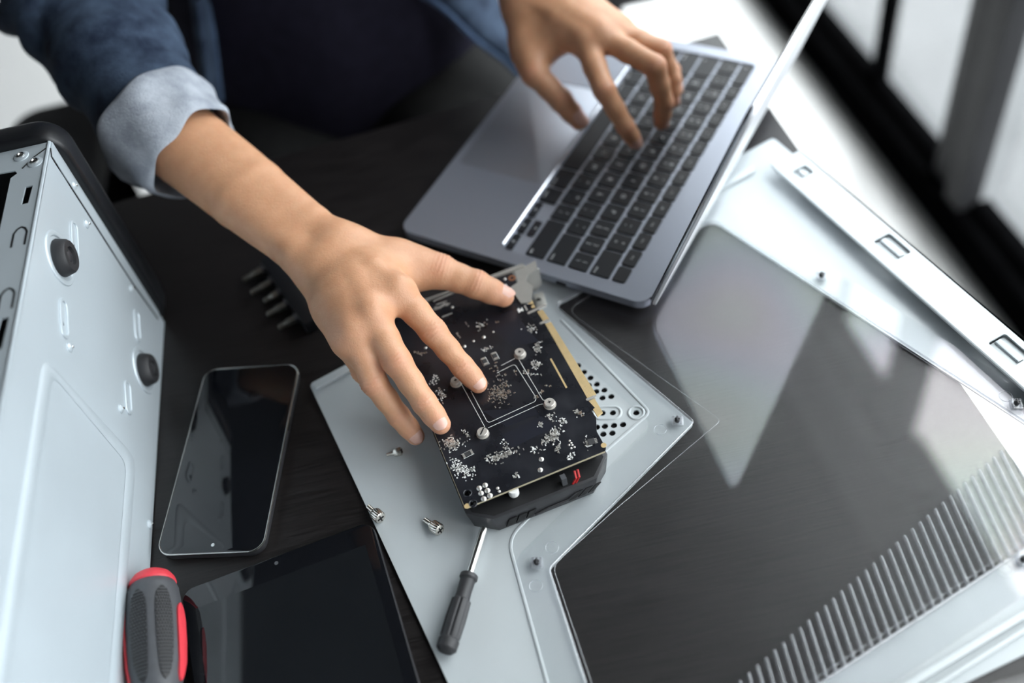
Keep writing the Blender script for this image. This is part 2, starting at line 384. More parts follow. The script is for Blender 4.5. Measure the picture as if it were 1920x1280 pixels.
for c, l in (((1139, 773.7), .0085), ((1193, 773.5), 0)):
    ring = []
    p = V(q2(*c)); ux = nrm(V(q2(1149, 773.5))-V(q2(1129, 774))); uy = V((-ux[1], ux[0])); r0 = .0052
    for i in range(28):
        a = 2*math.pi*i/28; ring.append(p+ux*(math.cos(a)*r0+(l/2*np.sign(math.cos(a)) if abs(math.cos(a)) > 1e-6 else 0))+uy*math.sin(a)*r0)
    build('raised_boss', MB().tube([V((*q, ZS1)) for q in ring], .0010, 8, closed=True, flat=.8), MT['steel'], t)
# turned-up edges
def strip(px, z, th, name, m='steel', inner=True):
    P = [U(x, y, z) for x, y in px]
    build(name, MB().hexa([p-V((0, 0, th)) for p in P], P), MT[m], t, .0006)
zf = .013
ra = [(1447, 308), (1536, 393), (1665, 505), (1784, 610), (1920, 728), (2010, 806)]
rb = [(1462, 262), (1560, 340), (1690, 445), (1800, 532), (1910, 618), (2010, 696)]
IN = [U(*p, zf) for p in ra]; OU = [U(*p, zf) for p in rb]
fl = Fr(IN[0], nrm(IN[-1]-IN[0]), nrm(np.cross((0, 0, 1), IN[-1]-IN[0])))
wid = np.mean([fl.inv(p)[1] for p in OU]); L = fl.inv(IN[-1])[0]+.06
slots = []
for (x, y), w, d in (((1506, 322), .011, .013), ((1673, 462), .024, .015), ((1893, 655), .024, .015)):
    a, b, _ = fl.inv(U(x, y, zf)); slots.append((a, b, w, d))
sheet('turned_edge', [(0, 0), (L, 0), (L, wid), (0, wid)], [rrect(a-w/2, a+w/2, b-d/2, b+d/2, .002, 3) for a, b, w, d in slots], fl, -.0012, 0, MT['steel'], t)
build('edge_wall', MB().box(fl, 0, L, wid-.0012, wid, -zf+ZS1, 0), MT['steel'], t)
build('rolled_lip', MB().tube([fl(0, 0, -.0012), fl(L, 0, -.0012)], .0014, 8), MT['steel'], t)
for a, b, w, d in slots:
    build('catch', MB().prism(fl, rrect(a-w/2+.0008, a+w/2-.0008, b-d/2, b+d/2, .002, 3), -.0032, -.0024).box(fl, a-w/2+.0015, a+w/2-.0015, b-.0022, b+.0022, -.0026, -.0006), MT['steel'], t, .0004)
strip([(1343, 345), (1412, 308), (1416, 319), (1346, 357)], .0065, .003, 'edge_tab')
strip([(584, 717), (652, 681), (662, 691), (592, 728)], .006, .003, 'edge_tab')
# bottom hem
hz = .008
for nm, pa in (('bottom_hem', [(1668, 1295), (1935, 1134), (1935, 1150), (1700, 1295)]), ('bottom_hem', [(1722, 1300), (1935, 1166), (1935, 1176), (1740, 1300)])):
    P = [U(x, y, .0055) for x, y in pa]; d_ = nrm(P[1]-P[0])
    nl = np.linalg.norm(P[0][:2]-BL)-.02; nr = np.linalg.norm(BR-P[1][:2])-.012
    P = [P[0]-d_*min(nl, .26), P[1]+d_*min(nr, .12), P[2]+d_*min(nr, .12), P[3]-d_*min(nl, .26)]
    build(nm, MB().hexa([q-V((0, 0, .003)) for q in P], P), MT['steel'], t, .0006)
# acrylic window
aw = offs(hpoly, -.021) if True else None
def area(P): return .5*sum(P[i-1][0]*P[i][1]-P[i][0]*P[i-1][1] for i in range(len(P)))
aw = offs(hpoly, .021); 
if abs(area(aw)) < abs(area(hpoly)): aw = offs(hpoly, -.021)
awr = rpoly(aw, [.012, .010, .018, .02, .02, .026])
AZ0, AZ1 = ZS1+.0002, ZS1+.0027
acr = sheet('acrylic_window', awr, [], WORLD, AZ0, AZ1, MT['clear'], t, 'clear scratched acrylic window sheet')
step = offs(hpoly, .0035)
if abs(area(step)) > abs(area(hpoly)): step = offs(hpoly, -.0035)
def edge_line(P, r, z, name, m):
    build(name, MB().tube([V((p[0], p[1], z)) for p in P], r, 6, closed=True), MT[m], acr)
edge_line(rpoly(hpoly, [.006, .004, .006, .012, .012, .012]), .0007, AZ1-.0004, 'moulded_edge', 'clear_rib')
edge_line(rpoly([V(q2(1062, 585)), V(q2(1352, 792)), V(q2(1150, 962)), V(q2(1037, 1064))]+[V(p) for p in step[3:]], [.01, .004, .05, .01, .01, .01, .01], 6), .00022, AZ1-.0001, 'bevel_line', 'clear_rib')
for x, y in ((1270, 790), (1007, 1056), (1540, 519), (1905, 758), (1917, 1051)):
    p = U(x, y, AZ1)
    fr = Fr(p, nrm(U(x+20, y, AZ1)-p), nrm(np.cross((0, 0, 1), U(x+20, y, AZ1)-p)))
    o = build('pin_boss', MB().prism(fr, rrect(-.0042, .0042, -.0042, .0042, .0014, 3), 0, .0012).box(fr, -.0032, -.0018, -.0032, .0032, .0012, .0026).box(fr, .0018, .0032, -.0032, .0032, .0012, .0026), MT['clear_rib'], t, .0004, label='clear square boss')
    build('pin', MB().lathe(fr(0, 0, .0008), (0, 0, 1), [(0, .0018), (.0026, .0018), (.0030, .0012)], 10).box(fr, -.0004, .0004, -.0019, .0019, .003, .0046).box(fr, -.0019, .0019, -.0004, .0004, .003, .0042), MT['plastic'], o, .0002, label='black cross-headed pin')
for x, y in ((1238, 805), (1035, 1026), (1005, 1098), (1886, 743), (1884, 1068)):
    p = U(x, y, AZ1); ring = [p+V((math.cos(a), math.sin(a), 0))*.0042 for a in [2*math.pi*i/20 for i in range(20)]]
    build('ejector_ring', MB().tube(ring, .00022, 6, closed=True), MT['clear_rib'], acr)
build('clear_stud', MB().lathe(U(1306, 421, AZ1), (0, 0, 1), [(0, .0036), (.002, .0032), (.0026, .002)], 14), MT['clear_rib'], t)
# the comb of clear ribs
ua = V(q2(1440, 1234, AZ1)); ub_ = V(q2(1868, 858, AZ1)); la = V(q2(1641, 1212, AZ1)); lb = V(q2(1850, 1073, AZ1))
du = ub_-ua
i0 = 592; 
P_ref = [V(q2(x, y, AZ1)) for x, y in ((1592, 1096), (1633, 1211))]
dref = nrm(P_ref[1]-P_ref[0]); n_r = 0
x = -16
sp = np.linalg.norm(V(q2(1592, 1096, AZ1))-V(q2(1577.6, 1110, AZ1)))
uu = nrm(du)
for k in range(-14, 24):
    s = P_ref[0]+uu*sp*k
    d = dref
    e = isect(s, d, la, lb-la)
    s3 = V((*s, AZ1)); e3 = V((*e, AZ1)); w = nrm(np.cross((0, 0, 1), e3-s3))*.0009; h = V((0, 0, .0022))
    prof = [(-1.0, 0), (-.92, .5), (-.62, .86), (0, 1.0), (.62, .86), (.92, .5), (1.0, 0)]
    build('rib', MB().loft([[c+w*1.25*a+h*b*k_ for a, b in prof] for c, k_ in ((s3, .75), (s3+(e3-s3)*.04, 1), (e3, 1))]), MT['clear_rib'], acr, angle=70)
# ---------------------------------------------------------------- the laptop
LZ = .016
p1 = U(747, 430, LZ); p2 = U(1214, 572, LZ)
dd = nrm((p2-p1)*V((1, 1, 0))); ww = np.cross(V((0, 0, 1)), dd)
LF = Fr((p1[0], p1[1], 0), dd, ww)          # x = front to back, y = the user's right to left
LD, LW = .222, .303
t = thing('laptop', 'open grey aluminium laptop with black keys, screen tipped towards its user', 'laptop', LF(LD/2, LW/2, 0))
body = MB().hexa([LF(a, b, .0062) for a, b in rrect(.004, LD-.004, .004, LW-.004, .009, 6)], [LF(a, b, .0085) for a, b in rrect(0, LD, 0, LW, .0115, 6)])
build('base_shell', body, MT['alu'], t, .0006)
KX0, KX1, KY0, KY1 = .0905, .1985, .012, .291
PX0, PX1, PY0, PY1 = .006, .0875, .0885, .2145
sheet('top_case', rrect(0, LD, 0, LW, .0115, 6), [rrect(KX0, KX1, KY0, KY1, .004, 4), rrect(PX0, PX1, PY0, PY1, .005, 4)], LF, .0085, LZ, MT['alu'], t)
build('keyboard_well', MB().prism(LF, rrect(KX0+.0003, KX1-.0003, KY0+.0003, KY1-.0003, .0038, 4), .0125, .0145), MT['key_well'], t)
build('trackpad', MB().prism(LF, rrect(PX0+.0004, PX1-.0004, PY0+.0004, PY1-.0004, .0045, 4), .013, LZ-.0002), MT['alu_pad'], t, .0002, label='wide grey trackpad')
build('polished_edge', MB().tube([LF(KX0, KY0+.004, LZ+.0001)]+[LF(KX0, KY0+.004+(KY1-KY0-.008)*i/10, LZ+.0001) for i in range(1, 11)], .0011, 6), MT['alu_rim'], t)
for b in (.03, LW-.03):
    for a in (.03, LD-.03):
        build('rubber_foot', MB().cyl(LF(a, b, .0053), LF(a, b, .0065), .006), MT['rubber'], t)
build('side_port', MB().prism(Fr(LF(.150, -.0002, .0105), dd, V((0, 0, 1))), rrect(-.0045, .0045, -.0014, .0014, .0013, 3), -.0004, .0004), MT['plastic_dark'], t)
# keys: columns measured from the user's right-hand end, rows from the front
u = (KY1-KY0-.0015)/14.5
rows_x = []
rp_ = .0187
xr = KX0+.0012
KEYS = []
def row(i, items, h=1.0, f=1.0):
    yb = KY0+.0008
    for txt, w in items:
        KEYS.append((txt, xr+rp_*i, yb, w*u, rp_*f, h)); yb += w*u
row(1, [('shift', 2.25)]+[(c, 1) for c in ['? /', '> .', '< ,', 'M', 'N', 'B', 'V', 'C', 'X', 'Z']]+[('shift', 2.25)])
row(2, [('return', 1.75), ('" \'', 1), (': ;', 1)]+[(c, 1) for c in 'LKJHGFDSA']+[('caps lock', 1.75)])
row(3, [('| \\', 1), ('} ]', 1), ('{ [', 1)]+[(c, 1) for c in 'POIUYTREWQ']+[('tab', 1.5)])
row(4, [('delete', 1.5), ('+ =', 1), ('_ -', 1), (') 0', 1), ('( 9', 1), ('* 8', 1), ('& 7', 1), ('^ 6', 1), ('% 5', 1), ('$ 4', 1), ('# 3', 1), ('@ 2', 1), ('! 1', 1), ('~ `', 1)])
row(5, [('', .9)]+[('F%d' % k, 1) for k in range(12, 0, -1)]+[('esc', 1.6)], f=.72)
xb = xr; y0 = KY0+.0008
for txt, ya, xa, hh in (('>', 0, 0, .5), ('v', 1, 0, .5), ('^', 1, .5, .5), ('<', 2, 0, .5)):
    KEYS.append((txt, xb+rp_*xa, y0+ya*u, u, rp_*hh, 1))
yb = y0+3*u
for txt, w in (('option', 1), ('command', 1.25), ('', 5), ('command', 1.25), ('option', 1), ('control', 1), ('fn', 1)):
    KEYS.append((txt, xb, yb, w*u, rp_, 1)); yb += w*u
KM = {}
org = origin(t)
for txt, x, y, w, h, _ in KEYS:
    g = .0012
    k = (round(w, 5), round(h, 5))
    if k not in KM:
        fr = Fr((0, 0, 0), dd, ww)
        hx, hy = h/2-g, w/2-g
        mb = MB().hexa([fr(a, b, 0) for a, b in rrect(-hx, hx, -hy, hy, .0016, 3)], [fr(a, b, .0012) for a, b in rrect(-hx, hx, -hy, hy, .0016, 3)])
        o = build('key', mb, MT['key'], t, .0002, 1, loc=(0, 0, 0)); KM[k] = o.data
    else:
        o = bpy.data.objects.new('key', KM[k]); COL.objects.link(o); o.parent = t
    c = LF(x+h/2, y+w/2, .0146); o.location = tuple(c-org)
    if txt:
        parts = txt.split(' ') if len(txt) == 3 else [txt]
        for j, s_ in enumerate(parts):
            big = len(s_) == 1; size = .0056 if big and len(parts) == 1 else (.0046 if big else .0028)
            me = glyph(s_, size)
            l = bpy.data.objects.new('legend', me); COL.objects.link(l)
            if not me.materials: me.materials.append(MT['legend'])
            l.parent = o
            offx = 0.0; offy = 0.0
            if len(parts) == 2: offx = (.0032 if j == 0 else -.0030)
            if not big: offx = -.0045 if h > .015 else 0.0; offy = (w/2-.0055) if w > u*1.2 and y > .15 else (-(w/2-.0055) if w > u*1.2 else 0)
            M4 = Matrix(((-ww[0], dd[0], 0, 0), (-ww[1], dd[1], 0, 0), (0, 0, 1, 0), (0, 0, 0, 1)))
            q = dd*offx+ww*offy+V((0, 0, .00125)); M4.translation = Vector(tuple(q)); l.matrix_local = M4
# the lid, hinged along the back edge
LA = 1.235
ly = math.cos(LA)*dd+math.sin(LA)*V((0, 0, 1))
hinge = LF(LD-.002, 0, LZ-.006)
SF = Fr(hinge, ly, ww)                       # x up the lid, y along the hinge, z = towards the user's side
ZN = SF.z
lidL = .214
build('lid', MB().prism(SF, rrect(.004, lidL, .0, LW, .0105, 6), -.0052, -.0012), MT['lid'], t, .0008, label='grey aluminium screen lid')
build('display_bezel', MB().prism(SF, rrect(.006, lidL-.0012, .0015, LW-.0015, .009, 5), -.0012, -.0002), MT['glass'], t, label='black glass display')
build('display_panel', MB().prism(SF, rrect(.018, lidL-.009, .009, LW-.009, .004, 4), -.0002, 0), MT['screen'], t)
build('lid_rim', MB().tube([SF(a, b, -.0022) for a, b in rrect(.004, lidL, 0, LW, .0105, 6)], .0011, 6, closed=True, up=ZN), MT['alu_rim'], t, label='bright bevelled lid rim')
build('hinge', MB().cyl(LF(LD-.004, .03, LZ-.0058), LF(LD-.004, LW-.03, LZ-.0052), .0045, seg=14), MT['alu'], t, label='grey hinge barrel')
# ---------------------------------------------------------------- the graphics card, lying face down
GZ = .0311                                        # top of the circuit board (its back side)
g0 = U(872, 952, GZ); gb = nrm(U(1137, 844, GZ)-g0); ga = np.cross(V((0, 0, 1)), gb)
GF = Fr(g0, gb, ga)                               # x towards the gold edge, y towards the bracket
def G(px, py, z=GZ): a, b, _ = GF.inv(U(px, py, z)); return (a, b)
t = thing('graphics_card', 'black graphics card lying circuit side up on the steel panel under the hand', 'graphics card', GF(.05, .075, -GZ+ZS1))
W0 = G(1137, 844)[0]; Ltop = G(961, 509)[1]
xin = G(1103, 750)[0]
outl = [(.0015, .0), (W0-.001, 0), (W0+.0005, .002), (W0+.0003, G(1125, 806)[1]), (xin-.001, G(1112, 785)[1]), (xin-.0015, G(1104, 771)[1]), (xin+.0015, G(1106, 768)[1]),
        (xin, G(1103, 752)[1]), (xin-.001, G(1099, 750)[1]), (xin-.001, G(1098, 747)[1]), (xin, G(1101, 745)[1]),
        (xin, G(1022, 607)[1]), (xin-.003, G(1019, 605)[1]), (xin-.003, G(1018, 602)[1]), (xin, G(1019, 601)[1]), (xin, G(1004, 578)[1]), (xin-.004, G(998, 577)[1]), (xin-.004, G(996, 574)[1]), (xin-.001, G(997, 571)[1]),
        (G(985, 571)[0], G(985, 571)[1]), (G(958, 540)[0], G(958, 540)[1]), (G(972, 529)[0]-.001, G(972, 529)[1]), (G(962, 509)[0]-.001, Ltop), (0, Ltop), (0, .0015)]
hl = [circle(*G(876.5, 924), .0022, 12), circle(*G(887, 943.5), .0022, 12)]
pcb = sheet('circuit_board', outl, hl, GF, -.0016, 0, MT['pcb'], t)
build('board_edge', MB().box(GF, .001, W0-.001, -.00025, -.00002, -.0016, -.0001).box(GF, -.00025, -.00002, .001, Ltop-.001, -.0016, -.0001), MT['pcb_edge'], pcb)
def quadG(px, z0, z1): return [GF(*G(*p), z0) for p in px], [GF(*G(*p), z1) for p in px]
# copper planes showing through the mask (flat areas, a touch bluer)
for P in ([(905, 600), (960, 582), (1010, 640), (962, 650)], [(905, 770), (950, 800), (1010, 775), (1000, 762)], [(940, 815), (1015, 780), (1040, 800), (960, 840)], [(800, 640), (850, 700), (840, 720), (782, 650)]):
    a, b = quadG(P, 0, .00004); build('copper_plane', MB().hexa(a, b), MT['pcb_trace'], pcb)
# edge contacts
def contact(px, n):
    P = [G(*p) for p in px]; a0, a1, b1, b0 = [V(p) for p in P]          # inner start, outer start, outer end, inner end
    for i in range(n):
        s, e = (i+.1)/n, (i+.9)/n
        L = [a0+(b0-a0)*s, a1+(b1-a1)*s, a1+(b1-a1)*e, a0+(b0-a0)*e]
        yield L
base = [((1007, 584), (1017, 580), (1030, 598), (1019, 603), 11), ((1022, 607), (1033, 603), (1118, 739), (1101, 746), 70), ((1103, 752), (1115, 747), (1130, 772), (1120, 780), 1), ((989, 566), (998, 563), (1004, 577), (996, 580), 1)]
for k, (p0, p1_, p2_, p3, n) in enumerate(base):
    P = [G(*p) for p in (p0, p1_, p2_, p3)]
    e = build('edge_connector', MB().hexa([GF(*p, -.0016) for p in P], [GF(*p, -.00002) for p in P]), MT['pcb_edge'] if n > 1 else MT['gold'], t, label='gold contact edge')
    if n > 1:
        mb = MB()
        for L in contact((p0, p1_, p2_, p3), n): mb.hexa([GF(*p, 0) for p in L], [GF(*p, .00008) for p in L])
        build('gold_contacts', mb, MT['gold'], e, kind='stuff')
# shroud below the board
zs0, zs1 = ZS1+.0011-GZ, -.0095
bt = [(-.001, .002), (.014, -.010), (W0-.012, -.011), (W0+.0015, .003), (W0+.0015, Ltop-.008), (-.001, Ltop-.008)]
bb = [(.002, .001), (.016, -.009), (W0-.016, -.010), (W0-.002, .001), (W0-.002, Ltop-.008), (.002, Ltop-.008)]
sh = build('fan_shroud', MB().hexa([GF(a, b, zs0) for a, b in bb], [GF(a, b, zs1) for a, b in bt]), MT['plastic'], t, .0008, 2)
build('heatsink', MB().box(GF, .006, W0-.006, .004, Ltop-.012, zs1, -.0045), MT['plastic_dark'], t, .0005)
dk = [(.003, .001), (.0155, -.0078), (W0-.0135, -.0088), (W0-.002, .002), (W0-.002, .03), (.003, .03)]
build('shade_sheet', MB().prism(GF, dk, zs1-.0004, zs1+.00015), MT['plastic_dark'], t, label='near-black sheet standing for the shade inside the shroud rim')  # dark sheet laid on the shroud, painting the shade of its open inside
for i in range(14):
    b = .008+i*.0098; build('fin', MB().box(GF, .004, W0-.004, b, b+.0009, zs1-.0005, -.0030), MT['plastic_dark'], t)
# slanting vents in the front face of the shroud
ffb, fft = V((.016, -.009)), V((.014, -.010))
ex = GF.x; fz = nrm(GF.z*(zs1-zs0)+GF.y*(-.001)+GF.x*0)
FS = Fr(GF(.015, -.0099, zs0), ex, fz)
hh = zs1-zs0
for a, w, s in ((.006, .010, .5), (.013, .010, .5), (.020, .009, .5), (.050, .009, 1), (.057, .009, 1), (.064, .007, 1)):
    build('vent_slot', MB().prism(FS, [(a, hh*.22), (a+w*.55, hh*.22), (a+w*.55+.006*s, hh*.62), (a+.006*s, hh*.62)], -.0003, .00045), MT['plastic_dark'], sh)
build('raised_rib', MB().tube([FS(.026, hh*.22, .0003), FS(.036, hh*.34, .0003), FS(.050, hh*.34, .0003), FS(.056, hh*.62, .0003)], .0007, 6), MT['plastic'], sh)
build('fan_post', MB().box(GF, .064, .0675, -.007, -.003, zs1-.002, -.0017), MT['grip'], t)
for d in (0, .0022):
    build('fan_wire', MB().tube([GF(.074+d, -.004, -.0018), GF(.0735+d, -.0075, -.005), GF(.070+d, -.008, zs1-.001)], .0008, 8), MT['wire'], t)
build('white_capacitor', MB().lathe(GF(.033, .001, -.0017), -GF.z, [(0, .0035), (.006, .0035), (.0068, .003)], 16), MT['print'], t, label='white capacitor under the board edge')
# screws
for i, (x, y) in enumerate(((974, 659), (1030, 753), (904, 808), (854, 712))):
    p = GF(*G(x, y, GZ+.0035), 0)
    s = build('spring_screw', MB().lathe(p, GF.z, [(0, .0044), (.0004, .0044), (.0005, .0036), (.0028, .0037), (.0034, .0033)], 20), MT['screw_tin'], t, label='round nickel screw')
    c = p+GF.z*.0034
    if i == 2: build('slot', MB().box(Fr(c, nrm(GF.x-GF.y*.9), nrm(GF.y+GF.x*.9)), -.0005, .0004, -.0028, .0028, -.001, .0002), MT['plastic_dark'], s)
    else: build('cross_recess', MB().box(Fr(c, GF.x, GF.y), -.0003, .0003, -.0012, .0012, -.001, .00012).box(Fr(c, GF.x, GF.y), -.0012, .0012, -.0003, .0003, -.001, .00012), MT['plastic_dark'], s)
# printed outlines
def printed(px, w, name='printed_line', m='print', closed=False):
    build(name, MB().tube([GF(*G(*p), .00003) for p in px], w, 4, closed=closed, flat=.15), MT[m], pcb)
def arcpts(P, r=.003):
    pts = [G(*p) for p in P]; q = rpoly(pts, [0]+[r]*(len(P)-2)+[0], 4); return q[:]
def printed_r(px, w, r=.0025):
    q = arcpts(px, r); build('printed_line', MB().tube([GF(a, b, .00004) for a, b in q], w, 4, flat=.15), MT['print'], pcb)
printed_r([(932, 699), (965, 682), (1005, 745), (1004, 752), (915, 793), (883, 733)], .00017)
printed_r([(940, 685), (965, 672), (968, 666)], .00017, .001)
printed_r([(974, 668), (973, 674), (1018, 750), (1025, 750)], .00017, .0015)
printed_r([(863, 716), (909, 800)], .00017, 0)
printed_r([(1018, 757), (1012, 758), (915, 802)], .00017, .001)
# numbered parts big enough to see one by one
def chip2(cx, cy, ux, uy, w, l, h=.0008):          # a two-terminal part with bright ends inside a printed frame
    c = GF(*G(cx, cy), 0); x = nrm(V(U(cx+ux, cy+uy, GZ))-U(cx, cy, GZ)); fr = Fr(c, x, np.cross((0, 0, 1), x))
    o = build('capacitor', MB().box(fr, -l/2, l/2, -w/2, w/2, 0, h), MT['chip'], pcb)
    for s in (-1, 1): build('terminal', MB().box(fr, s*l/2-.0007, s*l/2+.0007, -w/2-.0001, w/2+.0001, 0, h+.00015), MT['solder'], o)
    build('printed_frame', MB().tube([fr(a, b, .00004) for a, b in ((-l/2-.001, -w/2-.0005), (l/2+.001, -w/2-.0005))], .00016, 4, flat=.2).tube([fr(a, b, .00004) for a, b in ((-l/2-.001, w/2+.0005), (l/2+.001, w/2+.0005))], .00016, 4, flat=.2), MT['print'], o)
chip2(909, 678, 8, 15, .0030, .0052); chip2(928, 668, 8, 15, .0030, .0052); chip2(877, 851, 16, -8, .0030, .0058)
for x, y, r in ((918.5, 914, .0022), (909.5, 909.5, .0019), (898.5, 915, .0019), (914, 919.5, .0019), (902, 924.5, .0019), (918.5, 929, .0019), (907, 935, .0019), (1015, 861, .0018), (1013, 881, .0018), (933, 915, .0011), (936, 921, .0010), (848, 576, .0011), (907, 632, .0014), (888, 639, .0009), (871, 649, .0013), (925, 622, .0008), (946.5, 523, .0011), (948, 535, .0011), (1037, 833, .0008), (1068, 826, .0008), (1071, 830, .0008), (1067, 834, .0008), (1073, 834, .0008), (1071, 840, .0008), (1077, 838, .0008), (798, 652, .0012)):
    if (x, y) == (918.5, 914): x, y = 909.5, 909.5; continue
    build('solder_joint', MB().dome(GF(*G(x, y), 0), r, r*.62, GF.z, 12, 4), MT['solder'], pcb)
build('mounting_pad', MB().lathe(GF(*G(875.5, 948.5), -.00002), GF.z, [(0, .0019), (.0001, .0019)], 16), MT['gold'], pcb)
build('mounting_pad', MB().lathe(GF(*G(1132, 834.5), -.00002), GF.z, [(0, .0019), (.0001, .0019)], 16), MT['gold'], pcb)
for x, y in ((876.5, 924), (887, 943.5)):
    p = GF(*G(x, y), .00003); build('hole_ring', MB().tube([p+(GF.x*math.cos(a)+GF.y*math.sin(a))*.0026 for a in [2*math.pi*i/16 for i in range(16)]], .0003, 4, closed=True), MT['pcb_trace'], pcb)
p = GF(*G(960, 521), .00003)
build('copper_ring', MB().tube([p+(GF.x*math.cos(a)+GF.y*math.sin(a))*.0021 for a in [2*math.pi*i/20 for i in range(20)]], .0009, 6, closed=True, flat=.2), MT['copper'], pcb)
fr = Fr(GF(*G(1109, 828.5), 0), nrm(GF.x-GF.y*.15), nrm(GF.y+GF.x*.15))
ch = build('memory_chip', MB().box(fr, -.0022, .0022, -.0022, .0022, .0001, .0010), MT['chip'], pcb)
for i in range(4):
    for s in (-1, 1): build('chip_lead', MB().box(fr, s*.0030-.0009, s*.0030+.0009, -.0019+i*.0011, -.0013+i*.0011, 0, .0003), MT['solder'], ch)
a, b = quadG([(1031, 673), (1034, 671.5), (1064, 726), (1061, 728)], 0, .0001)
build('gold_strip', MB().hexa(a, b), MT['gold'], pcb, label='thin gold strip of vias')
# clear retention slits at the gold edge
for x0, y0, x1, y1 in ((989, 588, 1024, 571), (1012, 607, 1031, 599), (1099, 750, 1117, 742)):
    a, b = GF(*G(x0, y0), .0002), GF(*G(x1, y1), .0002); d = nrm(b-a); fr = Fr(a, d, np.cross((0, 0, 1), d)); L = np.linalg.norm(b-a)
    build('notch', MB().prism(fr, rrect(0, L, -.0010, .0010, .0009, 3), -.0018, .0001), MT['solder'], t)
# tiny surface-mounted parts, too small and too many to pick apart: one mesh for each finish
rng = random.Random(3); tin = MB(); brown = MB(); pale = MB()
def cluster(poly, n, kinds='tttp', big=1.0):
    P = [V(p) for p in poly]; k = 0
    while k < n:
        w = [rng.random() for _ in P]; s = sum(q**1.0 for q in w); c = sum(p*q for p, q in zip(P, w))/s
        c = c+(c-sum(P)/len(P))*.9
        a, b = G(*c); a = round(a/.00065)*.00065; b = round(b/.00065)*.00065
        kd = rng.choice(kinds); l = rng.choice((.0007, .0010, .0015))*big; w_ = rng.choice((.0005, .0006, .0008))*big
        if rng.random() < .5: l, w_ = w_, l
        {'t': tin, 'b': brown, 'p': pale}[kd].box(GF, a-l/2, a+l/2, b-w_/2, b+w_/2, 0, .00012 if kd == 'p' else rng.choice((.0002, .0004, .0006))); k += 1
        if kd == 'b':
            if l > w_: tin.box(GF, a-l/2-.00025, a-l/2, b-w_/2, b+w_/2, 0, .0004).box(GF, a+l/2, a+l/2+.00025, b-w_/2, b+w_/2, 0, .0004)
            else: tin.box(GF, a-l/2, a+l/2, b-w_/2-.00025, b-w_/2, 0, .0004).box(GF, a-l/2, a+l/2, b+w_/2, b+w_/2+.00025, 0, .0004)
cluster([(924, 757), (914, 722), (945, 708), (968, 738), (935, 757)], 130, 'tbbb', .8)
cluster([(935, 735), (925, 690), (936, 686), (965, 742)], 26, 'btb')
cluster([(940, 700), (978, 700), (1000, 690)], 12, 'bt')
cluster([(1000, 752), (1018, 725), (1024, 730)], 12, 'bt', 1.2)
cluster([(995, 680), (1010, 675), (1018, 690), (998, 692)], 40, 'tp')
cluster([(1000, 705), (990, 700), (1014, 702)], 12, 'tp')
cluster([(1001, 650), (1005, 642), (1020, 640), (1012, 662), (1000, 664)], 46, 'tp')
cluster([(1000, 616), (982, 616), (1000, 602), (1004, 625)], 24, 'tp')
cluster([(824, 828), (842, 812), (868, 820), (874, 842), (845, 848), (830, 840)], 150, 'ttp')
cluster([(868, 806), (878, 812), (880, 824)], 18, 'tp')
cluster([(838, 862), (850, 858), (890, 882), (884, 896), (852, 892)], 130, 'p', 1.0)
cluster([(882, 872), (892, 880), (888, 886), (878, 880)], 26, 'p')
cluster([(905, 856), (925, 848), (960, 846), (985, 838), (950, 862), (915, 872)], 130, 'ttp', 1.15)
cluster([(940, 830), (950, 828), (955, 848)], 22, 'tp')
cluster([(1008, 828), (1030, 805), (1052, 795), (1058, 815), (1040, 828), (1020, 836)], 150, 'ttp', 1.1)
cluster([(1047, 788), (1060, 783), (1064, 792), (1052, 796)], 40, 'p', .9)
cluster([(1008, 792), (1016, 788), (1018, 800), (1010, 800)], 24, 'tp')
cluster([(1024, 780), (1038, 775), (1040, 788), (1028, 786)], 22, 'tp')
cluster([(1042, 832), (1055, 828), (1050, 846), (1040, 846)], 34, 'tp')
cluster([(1062, 852), (1074, 848), (1076, 860), (1066, 862)], 24, 'p')
cluster([(995, 834), (1005, 842), (998, 850), (1020, 842)], 20, 'tp')
cluster([(1096, 822), (1108, 818), (1122, 832), (1104, 842), (1098, 836)], 26, 'tp', .8)
cluster([(1076, 772), (1088, 766), (1095, 776), (1082, 782)], 24, 'tbp', 1.1)
cluster([(960, 890), (972, 884), (978, 892), (964, 898)], 20, 'tp')
cluster([(893, 606), (912, 600), (908, 616), (896, 618)], 18, 'tp')
cluster([(872, 604), (878, 610)], 5, 't'); cluster([(930, 604), (934, 604)], 3, 'b')
cluster([(893, 658), (900, 664), (908, 652), (914, 660), (930, 646), (936, 652)], 16, 'tp')
cluster([(805, 708), (818, 700), (822, 716), (812, 722)], 26, 'p')
cluster([(812, 728), (830, 722), (842, 742), (830, 756), (822, 744)], 46, 'tp')
cluster([(776, 660), (785, 666), (792, 662)], 12, 'tb'); cluster([(856, 624), (862, 632)], 10, 't')
build('solder_pads', tin, MT['solder'], pcb, kind='stuff', flat=True)
build('brown_capacitors', brown, MT['cap'], pcb, kind='stuff', flat=True)
build('printed_marks', pale, MT['print'], pcb, kind='stuff', flat=True)
